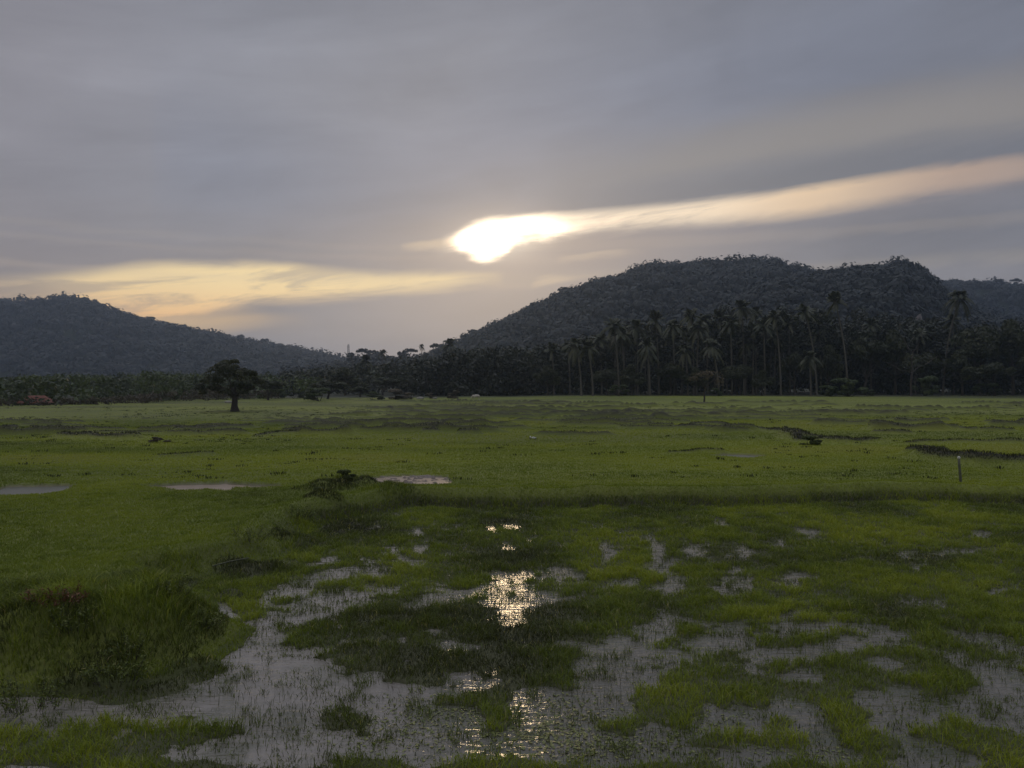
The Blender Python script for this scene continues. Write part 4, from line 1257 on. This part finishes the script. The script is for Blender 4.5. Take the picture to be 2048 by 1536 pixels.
# bare pale branches reaching out of the dark wood on the right
bt = thing('bare_tree', 'leafless pale-branched tree in the dark wood right of the leafy mound bush', 'tree', (168 * (1820 - 1024) / F, 168, zat(168 * 796 / F, 168)))
tr = Acc(); rng = np.random.default_rng(91); s = 168 / F
q = lambda a, b, dy=0: np.array([(a - 1820) * s, dy, (792 - b) * s])
tube(tr, limb(q(1822, 794), q(1824, 742), 0, 5, rng), np.linspace(.28, .2, 5), 7)
for a, b, c, d in ((1824, 748, 1800, 742), (1800, 742, 1765, 722), (1824, 745, 1818, 700), (1824, 745, 1850, 730), (1850, 730, 1878, 712), (1818, 700, 1808, 670), (1822, 720, 1838, 690)):
    tube(tr, limb(q(a, b), q(c, d, rng.normal(0, 1)), .2, 5, rng), np.linspace(.13, .05, 5), 6)
tr.make('trunk', M_bark, parent=bt, smooth=True)


# ------------------------------------------------------------------ built things
def boxes(acc, lst):
    for (x0, y0, z0, x1, y1, z1) in lst:
        V = np.array([[x, y, z] for z in (z0, z1) for x, y in ((x0, y0), (x1, y0), (x1, y1), (x0, y1))], float)
        Q = np.array([[3, 2, 1, 0], [4, 5, 6, 7], [0, 1, 5, 4], [1, 2, 6, 5], [2, 3, 7, 6], [3, 0, 4, 7]])
        acc.add(V, Q, None, np.full(8, .5))


# lattice mast on the saddle
md = 900.0; mx_ = md * (697 - 1024) / F; mz0 = CH + (HZ - 722) / F * md - 4; mz1 = CH + (HZ - 689) / F * md
mast = thing('radio_mast', 'slim grey lattice mast rising above the saddle between the hills', 'mast', (mx_, md, mz0))
acc = Acc(); Hm = mz1 - mz0; wb, wt = 1.3, .65
cor = [(-1, -1), (1, -1), (1, 1), (-1, 1)]
for a, b in cor: tube(acc, [(a * wb, b * wb, 0), (a * wt, b * wt, Hm)], [.22, .18], 5)
nb = 9
for k in range(nb):
    f0, f1 = k / nb, (k + 1) / nb; w0 = wb + (wt - wb) * f0; w1 = wb + (wt - wb) * f1
    for q in range(4):
        a, b = cor[q], cor[(q + 1) % 4]
        tube(acc, [(a[0] * w0, a[1] * w0, Hm * f0), (b[0] * w1, b[1] * w1, Hm * f1)], [.1, .1], 4)
        tube(acc, [(a[0] * w1, a[1] * w1, Hm * f1), (b[0] * w1, b[1] * w1, Hm * f1)], [.08, .08], 4)
acc.make('lattice', M_steel, parent=mast)
for bx_ in ((-1.1, -1.1, Hm - 3.5, -.75, -.8, Hm - 1.2), (.75, -1.1, Hm - 3.5, 1.1, -.8, Hm - 1.2)):
    acc = Acc(); boxes(acc, [bx_]); acc.make('antenna', M_steel, parent=mast)
acc = Acc(); tube(acc, [(0, 0, Hm - .5), (0, 0, Hm + 1.2)], [.1, .06], 5); acc.make('lightning_rod', M_steel, parent=mast)

# house with a red roof in the scrub
hd = 122.0; hx = hd * (74 - 1024) / F; hz = zat(hx, hd)
ho = thing('house', 'low house with a dull red roof half hidden in the scrub at the far left', 'house', (hx, hd, hz)); ho.rotation_euler = (0, 0, .25)
rt = CH + (HZ - 792) / F * hd - hz; ev = CH + (HZ - 805) / F * hd - hz
acc = Acc(); boxes(acc, [(-1.9, -1.5, 0, 1.9, 1.5, ev)]); acc.make('wall', M_wall, parent=ho)
acc = Acc()
for sg in (-1, 1):
    V = np.array([[-2.3, sg * 2.0, ev - .12], [2.3, sg * 2.0, ev - .12], [1.1, 0, rt], [-1.1, 0, rt], [-2.3, sg * 2.0, ev - .02], [2.3, sg * 2.0, ev - .02], [1.1, 0, rt + .08], [-1.1, 0, rt + .08]])
    acc.add(V, np.array([[0, 1, 2, 3], [4, 5, 6, 7], [0, 1, 5, 4]]), None, np.full(8, .5))
for sg in (-1, 1):
    V = np.array([[sg * 2.3, -2.0, ev - .02], [sg * 2.3, 2.0, ev - .02], [sg * 1.1, 0, rt + .08]])
    acc.add(V, np.zeros((0, 4), int), np.array([[0, 1, 2]]), np.full(3, .5))
acc.make('roof', M_roof, parent=ho)
acc = Acc(); boxes(acc, [(-.45, -1.53, .02, .35, -1.44, min(1.1, ev - .1))]); acc.make('door', M_dark, parent=ho)
acc = Acc(); boxes(acc, [(.9, -1.53, .4, 1.5, -1.45, min(.9, ev - .15))]); acc.make('window', M_dark, parent=ho)

# wooden post
px_, py_, pz_ = place(1921, 966)
po = thing('post', 'thin grey wooden post with a pale cap near the right edge of the field', 'post', (px_, py_, pz_ - .05))
s = py_ / F; acc = Acc(); hh = 52 * s
tube(acc, [(0.02, 0, 0), (0, 0, hh * .35), (-.035, 0, hh * .75), (-.045, 0, hh), (-.045, 0, hh + .001)], [.042, .040, .038, .036, .001], 8)
acc.make('shaft', M_post, parent=po, smooth=False)
acc = Acc(); tube(acc, [(-.045, 0, hh + .004), (-.046, 0, hh + .05), (-.047, 0, hh + .07), (-.047, 0, hh + .072)], [.042, .042, .025, .001], 10); acc.make('cap', M_white, parent=po, smooth=True)

# white scrap in the field
wx_, wy_, wz_ = place(1066, 879)
acc = Acc(); rng = np.random.default_rng(3)
gx, gy = np.meshgrid(np.linspace(-1, 1, 9), np.linspace(-1, 1, 5), indexing='ij')
V = np.stack([wx_ + gx.ravel() * .2, wy_ + gy.ravel() * .10 + .05 * gx.ravel(), wz_ + .09 + .05 * (1 - gx.ravel()) * .5 + rng.normal(0, .025, 45)], 1)
i, j = np.meshgrid(np.arange(8), np.arange(4), indexing='ij')
Q = np.stack([i * 5 + j, (i + 1) * 5 + j, (i + 1) * 5 + j + 1, i * 5 + j + 1], -1).reshape(-1, 4)
acc.add(V, Q, None, np.full(45, .5)); V3 = V.copy(); V3[:, 2] -= .05; acc.add(V3, Q[:, ::-1], None, np.full(45, .5))
tag(acc.make('litter_scrap', M_white), 'crumpled off-white scrap lying on the open grass right of centre', 'litter')

# pale stones
for px, py, r_, lb in ((840, 798, .55, 'pale stone at the far field edge left of the haystack-shaped bush'), (457, 806, .45, 'pale stone beside the trunk of the lone tree'),
                       (870, 798, .35, 'small flat pale stone between the pale stone and the haystack-shaped bush')):
    x, y, z = place(px, py); rng = np.random.default_rng(int(px))
    th, ph = np.meshgrid(np.linspace(0, math.pi, 9), np.linspace(0, 2 * math.pi, 14, endpoint=False), indexing='ij')
    rad_ = r_ * (1 + rng.normal(0, .1, th.shape))
    V = np.stack([x + rad_ * np.sin(th) * np.cos(ph) * 1.4, y + rad_ * np.sin(th) * np.sin(ph), z + rad_ * np.cos(th) * .6 + .12], -1).reshape(-1, 3)
    Q = np.array([[i_ * 14 + j_, i_ * 14 + (j_ + 1) % 14, (i_ + 1) * 14 + (j_ + 1) % 14, (i_ + 1) * 14 + j_] for i_ in range(8) for j_ in range(14)])
    tag(mesh_np('stone', V, [Q], M_stone), lb, 'stone')

# grazing cow far out
cx_, cy_, cz_ = place(952, 800)
cyy = min(cy_, 150); cx_ = cyy * (952 - 1024) / F; cz_ = zat(cx_, cyy)
vs = [((-.62, 0, .78), (.17, .16)), ((-.35, 0, .80), (.21, .24)), ((0, 0, .76), (.23, .27)), ((.32, 0, .80), (.21, .25)), ((.55, 0, .82), (.14, .17)), ((.74, 0, .66), (.09, .12)), ((.88, 0, .42), (.075, .09)), ((.97, 0, .24), (.05, .055))]
verts = [v for v, _ in vs]; rads = [r_ for _, r_ in vs]; edges = [(k, k + 1) for k in range(7)]
def legc(root, pts):
    prev = root
    for p, rd in pts: verts.append(p); rads.append((rd, rd)); edges.append((prev, len(verts) - 1)); prev = len(verts) - 1
for sg in (-1, 1):
    legc(1, [((-.52, sg * .15, .58), .11), ((-.50, sg * .15, .42), .06), ((-.60, sg * .15, .27), .045), ((-.56, sg * .15, .02), .045)])
    legc(3, [((.38, sg * .14, .55), .09), ((.38, sg * .14, .30), .05), ((.38, sg * .14, .02), .045)])
    legc(6, [((.84, sg * .13, .50), .025)])
legc(0, [((-.74, 0, .70), .03), ((-.78, 0, .40), .02)])
me = bpy.data.meshes.new('cow'); me.from_pydata(verts, edges, [])
o = bpy.data.objects.new('cow', me); COL.objects.link(o); me.materials.append(M_hide)
sk = o.modifiers.new('skin', 'SKIN')
for k, rd in enumerate(rads): me.skin_vertices[0].data[k].radius = rd
me.skin_vertices[0].data[2].use_root = True
sb_ = o.modifiers.new('sub', 'SUBSURF'); sb_.levels = 2; sb_.render_levels = 2
o.location = (cx_, cyy, cz_ - .02); o.rotation_euler = (0, 0, math.pi + .2)
tag(o, 'pale cow grazing with lowered head at the far edge of the field', 'cow')

# reddish shrub and taller weeds on the near left mound
def weed(name, px, py, hm, wm, m, label, seed, n=26, leafs=26, ls=.022):
    x, y, z = place(px, py); rng = np.random.default_rng(seed)
    root = thing(name, label, 'weed', (x, y, z - .02), 'weeds standing on the near left bank')
    st = Acc(); lf = Acc()
    for k in range(n):
        a = rng.uniform(0, 6.28); rr_ = wm * math.sqrt(rng.random()); h = hm * rng.uniform(.5, 1.1)
        b0 = np.array([math.cos(a) * rr_ * .6, math.sin(a) * rr_ * .4, 0]); t0 = np.array([math.cos(a) * rr_, math.sin(a) * rr_ * .7, h])
        p = limb(b0, t0, .02, 5, rng); tube(st, p, np.linspace(.004, .002, 5), 3)
        tq = rng.uniform(.3, 1, leafs)
        P = np.stack([np.interp(tq, np.linspace(0, 1, 5), p[:, q_]) for q_ in range(3)], 1) + rng.normal(0, .02, (leafs, 3))
        nn = rng.normal(0, 1, (leafs, 3)); nn[:, 2] += 1
        lf.add(*cards(P, nn, ls, np.clip(rng.normal(.45, .2, leafs), 0, 1), rng, .35))
    st.make('stem', M_bark, parent=root); lf.make('foliage', m, parent=root)


weed('red_weed', 112, 1212, .22, .42, M_redweed, 'reddish dry weed on top of the near left bank', 1)
for k, (px, py, h, w, lb) in enumerate([(230, 1262, .30, .5, 'tall leafy weed on the crown of the near left bank'), (60, 1290, .36, .5, 'tall weed at the left edge of the near bank'),
                                        (150, 1345, .30, .4, 'weed low on the water side of the near left bank'), (330, 1300, .26, .5, 'weed on the right slope of the near left bank'),
                                        (250, 1350, .28, .35, 'weed by the water at the foot of the near left bank'), (400, 1240, .16, .4, 'low weed at the right end of the near left bank'),
                                        (500, 1105, .28, .6, 'dark weed on the plot bank above the inlet'), (590, 1055, .26, .6, 'green weed on the plot bank nearer the corner')]):
    weed('leafy_weed', px, py, h, w, M_weed, lb, 10 + k)

# fallen pale stick on the left bank
x0, y0, z0 = place(424, 1104); x1, y1 = x0 + .62, y0 + .18; z1 = zat(x1, y1)
acc = Acc(); tube(acc, [(x0, y0, z0 + .09), ((x0 + x1) / 2, (y0 + y1) / 2, (z0 + z1) / 2 + .11), (x1, y1, z1 + .10)], [.010, .012, .009], 6)
tag(acc.make('stick', M_post), 'pale stick lying on the bank left of the flooded plot', 'stick')

# floating leaves
rng = np.random.default_rng(60); P_ = []; 
for cx, cy, rx, ry, n in ((1060, 1440, 190, 60, 1300), (1200, 1490, 170, 40, 700), (860, 1440, 150, 60, 400), (1040, 1330, 120, 40, 260), (780, 1470, 120, 50, 300), (1550, 1500, 180, 40, 260), (200, 1385, 160, 14, 160), (1400, 1440, 120, 40, 300)):
    u = rng.normal(cx, rx * .55, n); v = rng.normal(cy, ry * .55, n)
    P_.append(np.stack([(F * CH / (v - HZ)) * (u - 1024) / F, F * CH / (v - HZ)], 1))
P_ = np.vstack(P_); D = land(P_[:, 0], P_[:, 1]); P_ = P_[(D['cov'] < .6) & (D['sd'] < -.1)]
n = len(P_); a = rng.uniform(0, 6.28, n); sz = (rng.uniform(.05, .14, n) ** 2 + .003) * .75
ring = np.linspace(0, 2 * np.pi, 6, endpoint=False)
ex = np.cos(ring)[None] * sz[:, None] * 1.5; ey = np.sin(ring)[None] * sz[:, None]
Vx = P_[:, 0:1] + ex * np.cos(a)[:, None] - ey * np.sin(a)[:, None]; Vy = P_[:, 1:2] + ex * np.sin(a)[:, None] + ey * np.cos(a)[:, None]
tl = rng.normal(0, .12, (n, 2))
Vz = .006 + rng.uniform(0, .004, n)[:, None] + (Vx - P_[:, 0:1]) * tl[:, :1] + (Vy - P_[:, 1:2]) * tl[:, 1:]
V = np.stack([Vx, Vy, np.maximum(Vz, .003)], -1).reshape(-1, 3)
me_o = mesh_np('floating_leaves', V, [np.arange(n)[:, None] * 6 + np.arange(6)[None]], M_pad, dict(tint=np.repeat(np.clip(rng.normal(.5, .22, n), 0, 1), 6)))
tag(me_o, 'small yellow-green leaves floating on the open water', 'floating leaves', kind='stuff')

# ------------------------------------------------------------------ haze
acc = Acc(); boxes(acc, [(-3400, -3400, -3.0, 3400, 3400, 152)])
m = mat('haze_air')
pv = E.nt.nodes.new('ShaderNodeVolumePrincipled')
pv.inputs['Color'].default_value = (.62, .77, 1.0, 1); pv.inputs['Density'].default_value = .00024; pv.inputs['Anisotropy'].default_value = .68
out(pv.outputs[0], True)
hz_o = acc.make('haze', m)
tag(hz_o, 'thin evening haze over the fields and hills', 'haze', kind='stuff')
